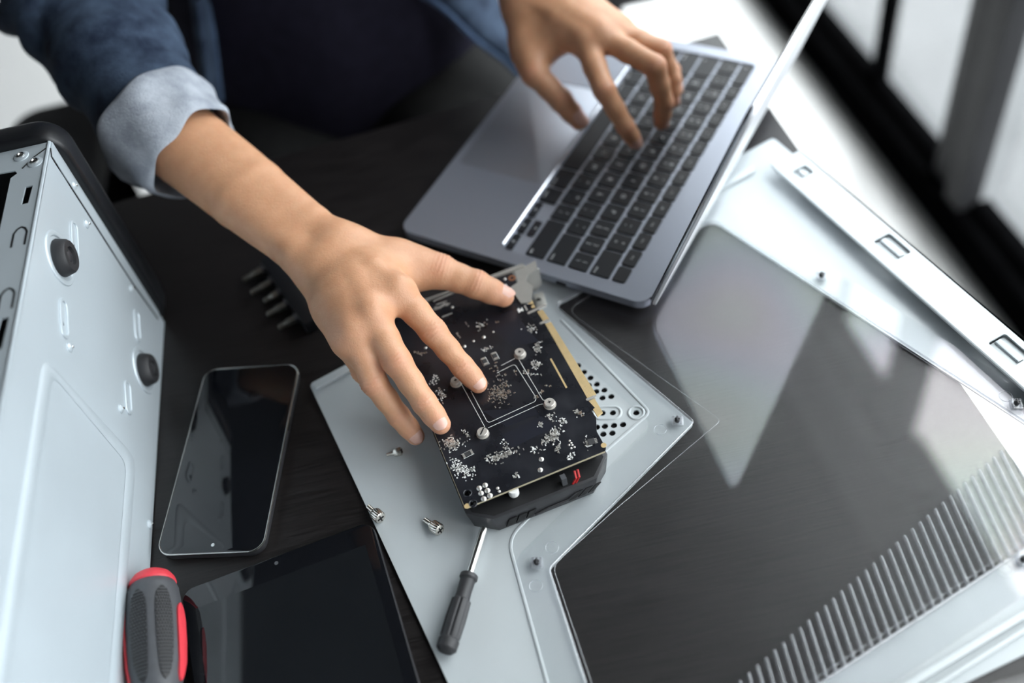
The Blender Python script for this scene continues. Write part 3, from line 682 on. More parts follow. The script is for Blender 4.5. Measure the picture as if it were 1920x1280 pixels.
# dim printed block half hidden by the hand
dim = MB()
def dimline(x0, y0, x1, y1, w):
    a = GF(*G(x0, y0), .00004); b = GF(*G(x1, y1), .00004); d = nrm(b-a); fr = Fr(a, d, np.cross((0, 0, 1), d)); dim.box(fr, 0, np.linalg.norm(b-a), -w/2, w/2, 0, .00003)
dimline(812, 565, 850, 549, .0010); dimline(829, 594, 848, 587, .0010)
for i in range(9): dimline(806+i*4.3, 583-i*1.6+rng.uniform(-2, 2), 812+i*4.0, 580-i*1.5+rng.uniform(-2, 2), rng.choice((.0006, .0022, .0030)))
dimline(818, 571, 838, 564, .0009)
build('dim_print', dim, MT['print_dim'], pcb, kind='stuff', flat=True)
a, b = quadG([(982, 612), (990, 608), (992, 614), (984, 618)], 0, .0001)
for P in ([(969.5, 579.5), (973, 577), (975, 581), (979, 576), (982, 583), (977, 583), (973, 587)], ):
    a, b = quadG(P, 0, .00008); build('white_mark', MB().hexa(a, b), MT['print'], pcb)
a, b = quadG([(982, 573), (985, 572), (990, 581), (987, 582.5)], 0, .00012); build('bright_pad', MB().hexa(a, b), MT['solder'], pcb)
# the slot bracket at the far end
w1 = GF(*G(916, 521, GZ+.002), .002); w2 = U(1006, 491, GZ+.002); bx = nrm((w2-w1)*V((1, 1, 0))); BF = Fr(V((w1[0], w1[1], 0)), bx, V((0, 0, 1)))
bl = BF.inv(w2)[0]; b0 = -.075; zt_ = GZ+.002
plate = [(b0, ZS1+.001), (bl-.004, ZS1+.001), (bl+.001, .008), (bl+.001, zt_-.008), (bl-.008, zt_-.003), (bl-.010, zt_), (b0, zt_)]
br = sheet('bracket', plate, [], BF, -.0005, .0005, MT['satin'], t, 'bright metal slot bracket')
bp = [G(*q) for q in ((957, 540), (972, 530), (965, 510), (922, 521), (919, 518), (980, 495), (985, 500), (1005, 490), (1007, 504), (990, 517), (987, 528), (1000, 537), (996, 567), (977, 570))]
sheet('bracket_tab', bp, [], GF, .0001, .0010, MT['satin'], br)
p = U(1010, 566, .010)
build('bracket_foot', MB().hexa([U(x, y, .0045) for x, y in ((1000, 552), (1018, 546), (1026, 572), (1008, 580))], [U(x, y, .006) for x, y in ((1000, 552), (1018, 546), (1026, 572), (1008, 580))]), MT['satin'], br, .0003)
build('screw_hole', MB().cyl(U(1010, 563, .0059), U(1010, 563, .0062), .0020), MT['plastic_dark'], br)
# ---------------------------------------------------------------- phone
pz = .0082
pa, pb_, pc_, pd = U(301, 1041, pz), U(499, 1030, pz), U(554, 683, pz), U(379, 692, pz)
px_ = nrm((pb_-pa)+(pc_-pd)); py_ = np.cross(V((0, 0, 1)), px_); cen = (pa+pb_+pc_+pd)/4
PF = Fr((cen[0], cen[1], 0), px_, py_); pw = .5*(np.linalg.norm(pb_-pa)+np.linalg.norm(pc_-pd)); ph = .5*(np.linalg.norm(pd-pa)+np.linalg.norm(pc_-pb_))
t = thing('phone', 'black phone lying face up on the table with its screen off', 'phone', PF(0, 0, 0))
sh = rrect(-pw/2, pw/2, -ph/2, ph/2, .010, 6)
build('body', MB().prism(PF, sh, .0003, pz-.0012), MT['plastic'], t, .0012)
build('rim', MB().tube([PF(a, b, pz-.0009) for a, b in sh], .0008, 8, closed=True), MT['phone_rim'], t, label='thin bright metal rim')
build('front_glass', MB().prism(PF, rrect(-pw/2+.0004, pw/2-.0004, -ph/2+.0004, ph/2-.0004, .0096, 6), pz-.0014, pz-.0002), MT['glass'], t, .0003)
c = PF.inv(U(399, 1021, pz)); build('front_camera', MB().lathe(PF(c[0], c[1], pz-.0003), (0, 0, 1), [(0, .0013), (.0002, .0013), (.00025, .0006)], 14), MT['chrome'], t, label='small round camera dot')
build('side_button', MB().box(PF, pw/2-.0008, pw/2+.0002, .02, .032, .003, .0052), MT['phone_rim'], t, .0002)
# ---------------------------------------------------------------- tablet
tz = .0075
ta, tb = U(338, 1108, tz), U(697, 974, tz); tx = nrm(tb-ta); ty = np.cross(V((0, 0, 1)), tx)
tr2 = U(768, 1285, tz); tw = np.linalg.norm(tb-ta)
QF = Fr((tb[0], tb[1], 0), tx, ty)
sk = QF.inv(tr2); tl = .245
t = thing('tablet', 'black tablet lying face up beside the big screwdriver handle', 'tablet', QF(-tw/2, -tl/2, 0))
build('body', MB().prism(QF, rrect(-tw, 0, -tl, 0, .009, 6), .0003, tz-.001), MT['plastic'], t, .001)
build('front_glass', MB().prism(QF, rrect(-tw+.0006, -.0006, -tl+.0006, -.0006, .0086, 6), tz-.0012, tz-.0001), MT['glass'], t, .0002)
s0 = QF.inv(U(362, 1139, tz)); s1 = QF.inv(U(690, 1022, tz))
build('display', MB().prism(QF, rrect(-tw+.008, -.0085, -tl+.02, (s0[1]+s1[1])/2, .0004, 1), tz-.0004, tz), MT['screen'], t)
c = QF.inv(U(518, 1055, tz)); build('front_camera', MB().lathe(QF(c[0], c[1], tz-.0003), (0, 0, 1), [(0, .0014), (.00025, .0014), (.0003, .0005)], 14), MT['grip'], t)
# ---------------------------------------------------------------- big screwdriver handle
ha, hb = U(286, 1094, .026), U(298, 1330, .022)
ax = nrm(hb-ha); hz = nrm(V((0, 0, 1))-ax*ax[2]); hx = np.cross(ax, hz)
HF = Fr(ha, hx, ax, hz)
HL = np.linalg.norm(hb-ha); R0 = .0178
t = thing('screwdriver', 'thick charcoal and red screwdriver handle with rubber grip pads, against the case', 'screwdriver', HF(0, HL/2, -R0-.003))
def hr_(s):
    xs = [0, .006, .014, .030, .045, .058, .072, .085, .10]; ys = [.0135, .0158, .0168, .0178, .0176, .0168, .0138, .0126, .0130]
    return float(np.interp(s, xs, ys))
prof = [(s, hr_(s)) for s in np.linspace(0.002, .11, 28)]
build('handle', MB().lathe(ha, ax, [(0, .012)]+prof, 28, up=hz), MT['grip'], t)
build('end_cap', MB().lathe(ha-ax*.0085, ax, [(0, .004), (.0014, .0085), (.0035, .0118), (.007, .0142), (.0095, .0149), (.0108, .0140)], 28, up=hz), MT['red'], t, label='red end cap')
def hsurf(s, a, d=0.0): r = hr_(s)+d; return ha+ax*s+(hz*math.cos(a)+hx*math.sin(a))*r
def pad(s0, s1, a0, a1, name, m, d=.0007, taper=.6):
    rings = []
    n = 22
    for i in range(n+1):
        s = s0+(s1-s0)*i/n; q = 2*i/n-1; w = (1-abs(q)**5)**.5 if abs(q) < 1 else 0.02; w = max(w, .15)
        am, hw = (a0+a1)/2, (a1-a0)/2*w*(1-.25*max(0, q)*taper)
        rings.append([hsurf(s, am+hw*(2*j/8-1), d) for j in range(9)]+[hsurf(s, am+hw*(1-2*j/8), -.001) for j in range(9)])
    return build(name, MB().loft(rings), m, t)
for a0, a1 in ((-.12, .52), (-1.0, -.42), (.95, 1.3)):
    if a0 > .9:
        pad(.016, .066, a0, a1, 'red_grip', MT['red'], .0012).__setitem__('label', 'red side grip'); continue
    o = pad(.010, .070, a0, a1, 'grip_pad', MT['grip_dark'])
    mb = MB(); r_ = 0
    for i in range(26):
        s = .0125+i*.00215; q = (s-.040)/.030; w = max(0, 1-abs(q)**5)**.5*(1-.15*max(0, q)); hw = (a1-a0)/2*w-.03
        n = 6
        for j in range(n):
            a = (a0+a1)/2+hw*(2*(j+.5*(i % 2))/(n-.5)-1+.0)
            if abs(a-(a0+a1)/2) <= hw+.01: mb.dome(hsurf(s, a, .0006), .00082, .0009, (hz*math.cos(a)+hx*math.sin(a)), 6, 2)
    build('grip_bumps', mb, MT['grip_bump'], o, kind='stuff')
pad(.02, .07, -1.75, -1.2, 'red_grip', MT['red'], .0012)
# ---------------------------------------------------------------- small screwdriver
zc = ZS1+.0068
sa, sb, sc = U(916, 975, zc-.001), U(880, 1078, zc), U(835, 1222, zc)
sb[2] = sc[2] = zc; ax = nrm(sc-sb); sa = U(913, 991, zc); 
t = thing('screwdriver', 'small screwdriver with a dark fluted handle and chrome shaft, lying on the steel panel', 'screwdriver', V((*((sb+sc)/2)[:2], ZS1)))
L = np.linalg.norm(sc-sb)
build('shaft', MB().cyl(sb+ax*.004, sb-ax*np.linalg.norm(sb-sa), .0026, seg=14), MT['chrome'], t, label='chrome shaft')
build('collar', MB().lathe(sb, ax, [(-.001, .0046), (0, .0058), (.0022, .0060), (.0034, .0052)], 18), MT['rubber'], t)
build('neck', MB().lathe(sb, ax, [(.003, .0050), (.012, .0047), (.0175, .0052)], 18), MT['rubber'], t)
rings = []
up = nrm(V((0, 0, 1))-ax*ax[2]); sd = np.cross(ax, up)
for s, r in ((.0165, .0050), (.0175, .0062), (.030, .0066), (L-.010, .0064), (L-.0085, .0058)):
    rings.append([sb+ax*s+(up*math.cos(a)+sd*math.sin(a))*r*(1-.16*(abs(math.cos(3*a+.5))**14)) for a in [2*math.pi*k/48 for k in range(48)]])
build('fluted_grip', MB().loft(rings), MT['rubber'], t)
build('end_knob', MB().lathe(sb, ax, [(L-.0095, .0052), (L-.0075, .0066), (L-.002, .0064), (L, .0045)], 20), MT['rubber'], t)
# ---------------------------------------------------------------- thumb screws
def thumbscrew(x, y, tx_, ty_, label, s=1.0):
    r = .0042*s
    p = U(x, y, ZS1+r); q = U(tx_, ty_, ZS1+r*.55); ax = nrm(q-p)             # from the head towards the tip
    t = thing('thumbscrew', label, 'screw', V((p[0], p[1], ZS1)), 'nickel thumbscrews on the steel panel')
    up = nrm(V((0, 0, 1))-ax*ax[2]); sd = np.cross(ax, up); rings = []
    for d, rr in ((-.0040, .7), (-.0036, .92), (-.003, 1), (.003, 1), (.0036, .9), (.0038, .6)):
        rings.append([p+ax*d*s+(up*math.cos(a)+sd*math.sin(a))*r*rr*(1-.06*(k % 2)) for k, a in enumerate([2*math.pi*k/44 for k in range(44)])])
    build('knurled_head', MB().loft(rings), MT['nickel'], t)
    fr = Fr(p-ax*.0041*s, up, sd)
    build('cross_slot', MB().box(fr, -.0024*s, .0024*s, -.0005*s, .0005*s, -.0002, .0006).box(fr, -.0005*s, .0005*s, -.0024*s, .0024*s, -.0002, .0006), MT['plastic_dark'], t)
    mb = MB().lathe(p, ax, [(.003*s, .0026*s), (.0052*s, .0026*s), (.0054*s, .0017*s), (.0062*s, .0017*s)], 16)
    mb.lathe(p, ax, [(.006*s+.0006*s*k, (.0019 if k % 2 else .0016)*s) for k in range(10)]+[(.0122*s, .001*s)], 14)
    build('threaded_shank', mb, MT['nickel'], t)
thumbscrew(746, 847, 731, 851, 'small nickel screw lying just beyond the ring fingertip', .72)
thumbscrew(708, 966, 693, 952, 'knurled thumbscrew at the left edge of the steel panel')
thumbscrew(818, 989, 799, 976, 'knurled thumbscrew lying next to the corner of the graphics card')
# ---------------------------------------------------------------- screwdriver bit holder
ba, bb_ = U(502, 488, .010), U(580, 600, .010); bx = nrm((bb_-ba)*V((1, 1, 0))); by = np.cross(V((0, 0, 1)), bx)
KF = Fr((ba[0], ba[1], 0), bx, by); BLn = KF.inv(bb_)[0]
t = thing('bit_holder', 'black bar of steel screwdriver bits on the table behind the hand', 'tool holder', KF(BLn/2, 0, 0))
build('bar', MB().box(KF, -.003, BLn+.004, -.006, .0075, .0004, .0125), MT['bezel'], t, .0015)
build('clip', MB().box(KF, .016, .040, .007, .0095, .003, .010), MT['plastic_dark'], t, .0008)
for px, py, l in ((462, 521, .019), (476, 545, .019), (500, 561, .014), (502, 588, .018), (535, 606, .016)):
    a, b, _ = KF.inv(U(px, py, .008)); a = min(max(a, .001), BLn+.002)
    o = build('bit', MB().lathe(KF(a, -.006, .0075), -by, [(0, .0034), (l*.55, .0034), (l*.62, .0026), (l, .0024), (l+.001, .0012)], 6), MT['dark_steel'], t, label='steel screwdriver bit')
    build('bit_collar', MB().lathe(KF(a, -.006, .0075), -by, [(0, .0043), (.0025, .0043)], 12), MT['plastic'], o)
# ---------------------------------------------------------------- the computer case on its side
CX = -.2728
def CP(px, py): X = UN(px, py, (1, 0, 0), CX); return X[1], X[2]
CFm = Fr((CX, 0, 0), (0, 1, 0), (0, 0, 1))          # x = +Y, y = up, z = out of the face (+X)
HT, YF, YB = .1925, .598, .13
t = thing('tower_case', 'open pale steel computer case lying on its side with round black feet', 'computer case', (CX-.18, .40, 0))
face_outer = [(YB, .0012), (YF, .0012), (YF, HT), (YB, HT)]
stads = [(140, 450, 1), (120, 597, 1), (257, 610, .8), (240, 745, .8)]
fh = []
for x, y, s in stads:
    a, b = CP(x-2, y+9 if s == 1 else y+7); fh.append(circle(a, b, .0016, 10))
f = sheet('bottom_plate', face_outer, fh, CFm, -.001, 0, MT['steel_case'], t)
build('corner_bend', MB().tube([CFm(YB, HT-.0003, -.0012), CFm(YF, HT-.0003, -.0012)], .0013, 8), MT['steel_case'], t)
# seam of the folded front flange
sm = [CP(94, 278), CP(96, 294), CP(104, 307), CP(131, 349), CP(162, 397), CP(206, 466), CP(250, 534), CP(296, 598)]
sm = [(min(a, YF-.0022), max(b, .002)) for a, b in sm]
build('flange_seam', MB().tube([CFm(a, b, .0001) for a, b in sm], .0006, 6), MT['plastic_dark'], t, label='dark seam line')
build('front_flange', MB().hexa([CFm(a+.0007, b, 0) for a, b in sm]+[CFm(YF, sm[-1][1], 0), CFm(YF, sm[0][1], 0)], [CFm(a+.0007, b, .0007) for a, b in sm]+[CFm(YF, sm[-1][1], .0007), CFm(YF, sm[0][1], .0007)]), MT['steel_case'], t)
for x, y in ((112, 484), (269, 694)):
    a, b = CP(x, y)
    ft = build('foot', MB().lathe(CFm(a, b, 0), (1, 0, 0), [(0, .0125), (.001, .0128), (.0068, .0112), (.0080, .0102), (.0080, .0062), (.0060, .0058)], 28), MT['rubber'], t, label='round black rubber foot')
    build('foot_screw', MB().lathe(CFm(a, b, .0055), (1, 0, 0), [(0, .0040), (.0014, .0038), (.0018, .0030)], 16), MT['plastic'], ft)
    ring = [CFm(a+.0160*math.cos(q), b+.0175*math.sin(q), .0002) for q in [2*math.pi*i/32 for i in range(32)]]
    build('foot_dish', MB().tube(ring, .0020, 8, closed=True, up=(1, 0, 0), flat=.5), MT['steel_case'], t)
for x, y, s in stads:
    a, b = CP(x, y); w0_ = V(CP(x-1, y-22*s)); w1_ = V(CP(x+1, y+22*s)); u_ = nrm(w1_-w0_); v_ = V((-u_[1], u_[0])); h = np.linalg.norm(w1_-w0_)/2; r = .0046
    ring = [CFm(*(V((a, b))+v_*r*math.cos(q)+u_*(r*math.sin(q)+(h if math.sin(q) > 0 else -h))), .0003) for q in [2*math.pi*i/24+.01 for i in range(24)]]
    build('slot_emboss', MB().tube(ring, .0013, 8, closed=True, up=(1, 0, 0), flat=.7), MT['steel_case'], t)
for x, y in ((138, 348), (162, 420), (246, 541), (130, 651), (226, 766), (280, 983)):
    a, b = CP(x, y)
    r = build('rivet', MB().lathe(CFm(a, b, -.0002), (1, 0, 0), [(0, .0034), (.0008, .0032), (.0016, .0022), (.002, .0010)], 16), MT['steel_case'], t)
    build('rivet_core', MB().lathe(CFm(a, b, .0014), (1, 0, 0), [(0, .0011), (.0011, .0010), (.0014, .0006)], 10), MT['chrome'], r)
out_ = [CP(*q) for q in ((82, 668), (206, 790), (250, 845), (255, 880), (238, 1130))]
dy = out_[-1][0]
O = [out_[0], out_[1], out_[2], out_[3], (YB+.01, out_[3][1]), (YB+.01, out_[0][1])]
I = [CP(98, 703), CP(229, 842), CP(237, 868)]
I = [I[0], I[1], I[2], (YB+.022, I[2][1]), (YB+.022, I[0][1])]
mb = MB(); Or = rpoly([out_[0], ((out_[2][0]+out_[3][0])/2+.003, out_[3][1]+.001), (YB+.01, out_[3][1]), (YB+.01, out_[0][1])], .012, 6)
dd_ = rpoly([I[0], (I[2][0], I[2][1]), (YB+.022, I[2][1]), (YB+.022, I[0][1])], .010, 6)
mb.loft([[CFm(a, b, 0) for a, b in Or], [CFm(a*.8+c*.2, b*.8+d*.2, .0012) for (a, b), (c, d) in zip(Or, dd_)], [CFm(a*.2+c*.8, b*.2+d*.8, .0012) for (a, b), (c, d) in zip(Or, dd_)], [CFm(a, b, .0002) for a, b in dd_]], cap=False)
build('embossed_border', mb, MT['steel_case'], t, flat=False, angle=60)
# top rim around the open side (the side that faces up)
TFm = Fr((CX, 0, HT), (0, 1, 0), (-1, 0, 0), (0, 0, 1))         # x = +Y, y = into the case
def TP(px, py): X = U(px, py, HT); return X[1], CX-X[0]
RW = .0235
rim_h = []
a, b = TP(51, 366); rim_h.append([(a-.008, b-.0016), (a+.009, b-.0026), (a+.009, b+.0024), (a-.008, b+.0030)])
for x, y in ((2, 625),):
    a, b = TP(x, y); rim_h.append([(a-.012, b-.002), (a+.012, b-.003), (a+.012, b+.002), (a-.012, b+.003)])
DEPTH = .40
rim_outer = [(YB, 0), (YF, 0), (YF, DEPTH), (YB, DEPTH)]
o = TP(42, 322)
notch = rpoly([(YB+.02, RW), (YF-.030, RW), (YF-.0265, RW-.004), (YF-.023, RW-.002), (YF-.022, RW+.010), (YF-.0245, RW+.018), (YF-.0245, DEPTH-.03), (YB+.02, DEPTH-.03)], [.002, .001, .001, .002, .002, .001, .002, .002], 3)
sheet('open_side_rim', rim_outer, [notch]+rim_h, TFm, -.001, 0, MT['steel_case'], t)
for x, y in ((40, 293), (66, 304)):
    a, b = TP(x, y); p = TFm(a, b, 0)
    s = build('dished_screw', MB().lathe(p, (0, 0, 1), [(0, .0052), (.0006, .0050), (.0012, .0034), (.0010, .0030)], 18), MT['steel_case'], t)
    build('screw_head', MB().lathe(p, (0, 0, 1), [(.0006, .0027), (.0018, .0025), (.0022, .0014), (.0014, .0010)], 16), MT['chrome'], s)
build('rim_seam', MB().tube([TFm(*TP(92, 274), .0001), TFm(*TP(62, 296), .0001), TFm(*TP(42, 316), .0001)], .0005, 6), MT['plastic_dark'], t)
for x, y in ((37, 443), (13, 560)):
    a, b = TP(x, y); l, w = .0085, .0042
    build('hook_cut', MB().tube([TFm(a-l, b-w, .0001), TFm(a+l*.4, b-w, .0001), TFm(a+l*.8, b-w*.6, .0001), TFm(a+l, b, .0001), TFm(a+l*.8, b+w*.6, .0001), TFm(a+l*.4, b+w, .0001), TFm(a-l, b+w, .0001)], .00075, 6, flat=.4), MT['plastic_dark'], t)
# inside
XL = CX-DEPTH
build('floor_tray', MB().box(WORLD, XL, CX-.001, YB, YF, .001, .003), MT['steel_case'], t)
build('far_plate', MB().box(WORLD, XL, XL+.001, YB, YF, .003, HT-.001), MT['steel_case'], t)
build('rear_plate', MB().box(WORLD, XL+.001, CX-.001, YB, YB+.001, .003, HT-.001), MT['steel_case'], t)
build('front_plate', MB().box(WORLD, XL+.001, CX-.001, YF-.003, YF-.002, .003, HT-.001), MT['plastic'], t)
build('drive_cage', MB().box(WORLD, CX-.15, CX-.035, YF-.17, YF-.03, .003, .10), MT['plastic'], t, .002)
build('drive_rail', MB().box(WORLD, CX-.152, CX-.030, YF-.125, YF-.118, .10, .135).box(WORLD, CX-.152, CX-.030, YF-.06, YF-.05, .10, .15), MT['plastic'], t, .001)
build('fan_housing', MB().lathe((CX-.055, YF-.22, .06), (0, 0, 1), [(0, .04), (.05, .04), (.055, .034)], 24), MT['plastic'], t)
# moulded front
bz = rrect(XL-.006, CX+.0065, -.0005+.001, HT+.006, .020, 8)
BZ = Fr((0, YF+.0005, 0), (1, 0, 0), (0, 0, 1), (0, -1, 0))
build('front_bezel', MB().loft([[V((a, YF+.0005, b)) for a, b in bz], [V((a, YF+.016, b)) for a, b in bz], [V(((a-CX+.2)*.985+CX-.2, YF+.026, (b-.1)*.95+.1)) for a, b in bz]]), MT['bezel'], t, .003, 3, 50, label='rounded black front bezel')
# ---------------------------------------------------------------- bodies as one smooth surface (signed distances, then surface nets)
class Vol:
    def __init__(s, lo, hi, h):
        s.lo = V(lo); s.h = h; s.n = np.ceil((V(hi)-s.lo)/h).astype(int)+1
        s.D = np.full(tuple(s.n), 1.0, np.float32)
        s.ax = [(s.lo[i]+h*np.arange(s.n[i])).astype(np.float32) for i in range(3)]
    def sl(s, pts, m):
        pts = np.array(pts); a = np.clip(((pts.min(0)-m-s.lo)/s.h).astype(int), 0, s.n-1); b = np.clip(np.ceil((pts.max(0)+m-s.lo)/s.h).astype(int)+1, 1, s.n)
        b = np.maximum(b, a+1)
        return tuple(slice(int(i), int(j)) for i, j in zip(a, b))
    def grid(s, q): return s.ax[0][q[0]][:, None, None], s.ax[1][q[1]][None, :, None], s.ax[2][q[2]][None, None, :]
    @staticmethod
    def smin(a, b, k):
        if k <= 0: return np.minimum(a, b)
        h = np.clip(.5+.5*(b-a)/k, 0, 1); return b+(a-b)*h-k*h*(1-h)
    @staticmethod
    def cone(g, a, b, ra, rb):
        X, Y, Z = g; d = b-a; l = float(d@d)+1e-12
        px, py, pz = X-a[0], Y-a[1], Z-a[2]
        t = np.clip((px*d[0]+py*d[1]+pz*d[2])/l, 0, 1)
        return np.sqrt((px-t*d[0])**2+(py-t*d[1])**2+(pz-t*d[2])**2)-(ra+(rb-ra)*t)
    def chain(s, pts, rad, kin=.004, kout=.006, sub=False):
        pts = [V(p) for p in pts]; q = s.sl(pts, max(rad)+kout*2+.006); g = s.grid(q); d = None
        if len(pts) == 1: d = s.cone(g, pts[0], pts[0]+V((0, 0, 1e-4)), rad[0], rad[0])
        for i in range(len(pts)-1):
            e = s.cone(g, pts[i], pts[i+1], rad[i], rad[i+1]); d = e if d is None else s.smin(d, e, kin)
        s.D[q] = -s.smin(-s.D[q], d, kout) if sub else s.smin(s.D[q], d, kout)
    def ell(s, c, fr, r, k):
        c = V(c); q = s.sl([c-max(r), c+max(r)], k*2+.004); X, Y, Z = s.grid(q); X, Y, Z = X-c[0], Y-c[1], Z-c[2]
        u = [(X*a[0]+Y*a[1]+Z*a[2]) for a in fr]
        k0 = np.sqrt(sum((a/b)**2 for a, b in zip(u, r))); k1 = np.sqrt(sum((a/(b*b))**2 for a, b in zip(u, r)))+1e-9
        s.D[q] = s.smin(s.D[q], k0*(k0-1)/k1, k)
    def mesh(s):
        D = s.D; I = D < 0; c = None
        cnt = np.zeros(tuple(s.n-1), np.uint8)
        for dx in (0, 1):
            for dy in (0, 1):
                for dz in (0, 1): cnt += I[dx:dx+s.n[0]-1, dy:dy+s.n[1]-1, dz:dz+s.n[2]-1]
        A = np.argwhere((cnt > 0) & (cnt < 8)); idx = np.full(tuple(s.n-1), -1, np.int32); idx[tuple(A.T)] = np.arange(len(A))
        val = {}
        for dx in (0, 1):
            for dy in (0, 1):
                for dz in (0, 1): val[(dx, dy, dz)] = D[A[:, 0]+dx, A[:, 1]+dy, A[:, 2]+dz]
        acc = np.zeros((len(A), 3)); w = np.zeros(len(A))
        for a in val:
            for ax in range(3):
                if a[ax] == 0:
                    b = list(a); b[ax] = 1; va, vb = val[a], val[tuple(b)]; m = (va < 0) != (vb < 0); tt = np.where(m, va/np.where(m, va-vb, 1), 0)
                    p = np.tile(np.array(a, float), (len(A), 1)); p[:, ax] += tt
                    acc += p*m[:, None]; w += m
        P = (A+acc/w[:, None])*s.h+s.lo
        F = []
        for ax in range(3):
            o1, o2 = [(1, 2), (2, 0), (0, 1)][ax]
            s0 = [slice(0, -1)]*3; s1 = [slice(0, -1)]*3; s1[ax] = slice(1, None)
            lo = I; nn = list(s.n); 
            a0 = I[tuple(slice(0, nn[i]-1) if i == ax else slice(1, nn[i]-1) for i in range(3))]; a1 = I[tuple(slice(1, nn[i]) if i == ax else slice(1, nn[i]-1) for i in range(3))]
            E = np.argwhere(a0 != a1); 
            if not len(E): continue
            fl = a0[tuple(E.T)]
            base = E.copy()
            for i in range(3):
                if i != ax: base[:, i] += 1
            def cell(d1, d2):
                c = base.copy(); c[:, o1] -= d1; c[:, o2] -= d2; return idx[c[:, 0], c[:, 1], c[:, 2]]
            Q = np.stack([cell(1, 1), cell(0, 1), cell(0, 0), cell(1, 0)], 1); Q[~fl] = Q[~fl][:, ::-1]
            F.append(Q)
        F = np.concatenate(F); F = F[(F >= 0).all(1)]
        return P, F
def smooth_pts(P, F, it=2, lam=.5):
    E = np.concatenate([F[:, [0, 1]], F[:, [1, 2]], F[:, [2, 3]], F[:, [3, 0]]]); n = len(P)
    for _ in range(it):
        S_ = np.zeros((n, 3)); c = np.zeros(n)
        for a, b in ((0, 1), (1, 0)):
            for k in range(3): S_[:, k] += np.bincount(E[:, a], P[E[:, b], k], n)
            c += np.bincount(E[:, a], minlength=n)
        P = P+lam*(S_/np.maximum(c, 1)[:, None]-P)
    return P
def np_mesh(name, P, F, m, parent=None, label=None, attr=None):
    off = origin(parent) if parent else V((0, 0, 0))
    me = bpy.data.meshes.new(name); n, k = len(P), len(F)
    me.vertices.add(n); me.vertices.foreach_set('co', (P-off).astype(np.float32).ravel())
    me.loops.add(k*4); me.loops.foreach_set('vertex_index', F.astype(np.int32).ravel())
    me.polygons.add(k); me.polygons.foreach_set('loop_start', np.arange(0, k*4, 4, dtype=np.int32))
    me.polygons.foreach_set('use_smooth', np.ones(k, bool)); me.update(calc_edges=True); me.validate()
    if attr is not None:
        a = me.attributes.new('flush', 'FLOAT', 'POINT'); a.data.foreach_set('value', attr.astype(np.float32))
    return finish(name, me, m, parent, label)
BODY_P, BODY_F, BODY_A = [], [], []; NAILS = []
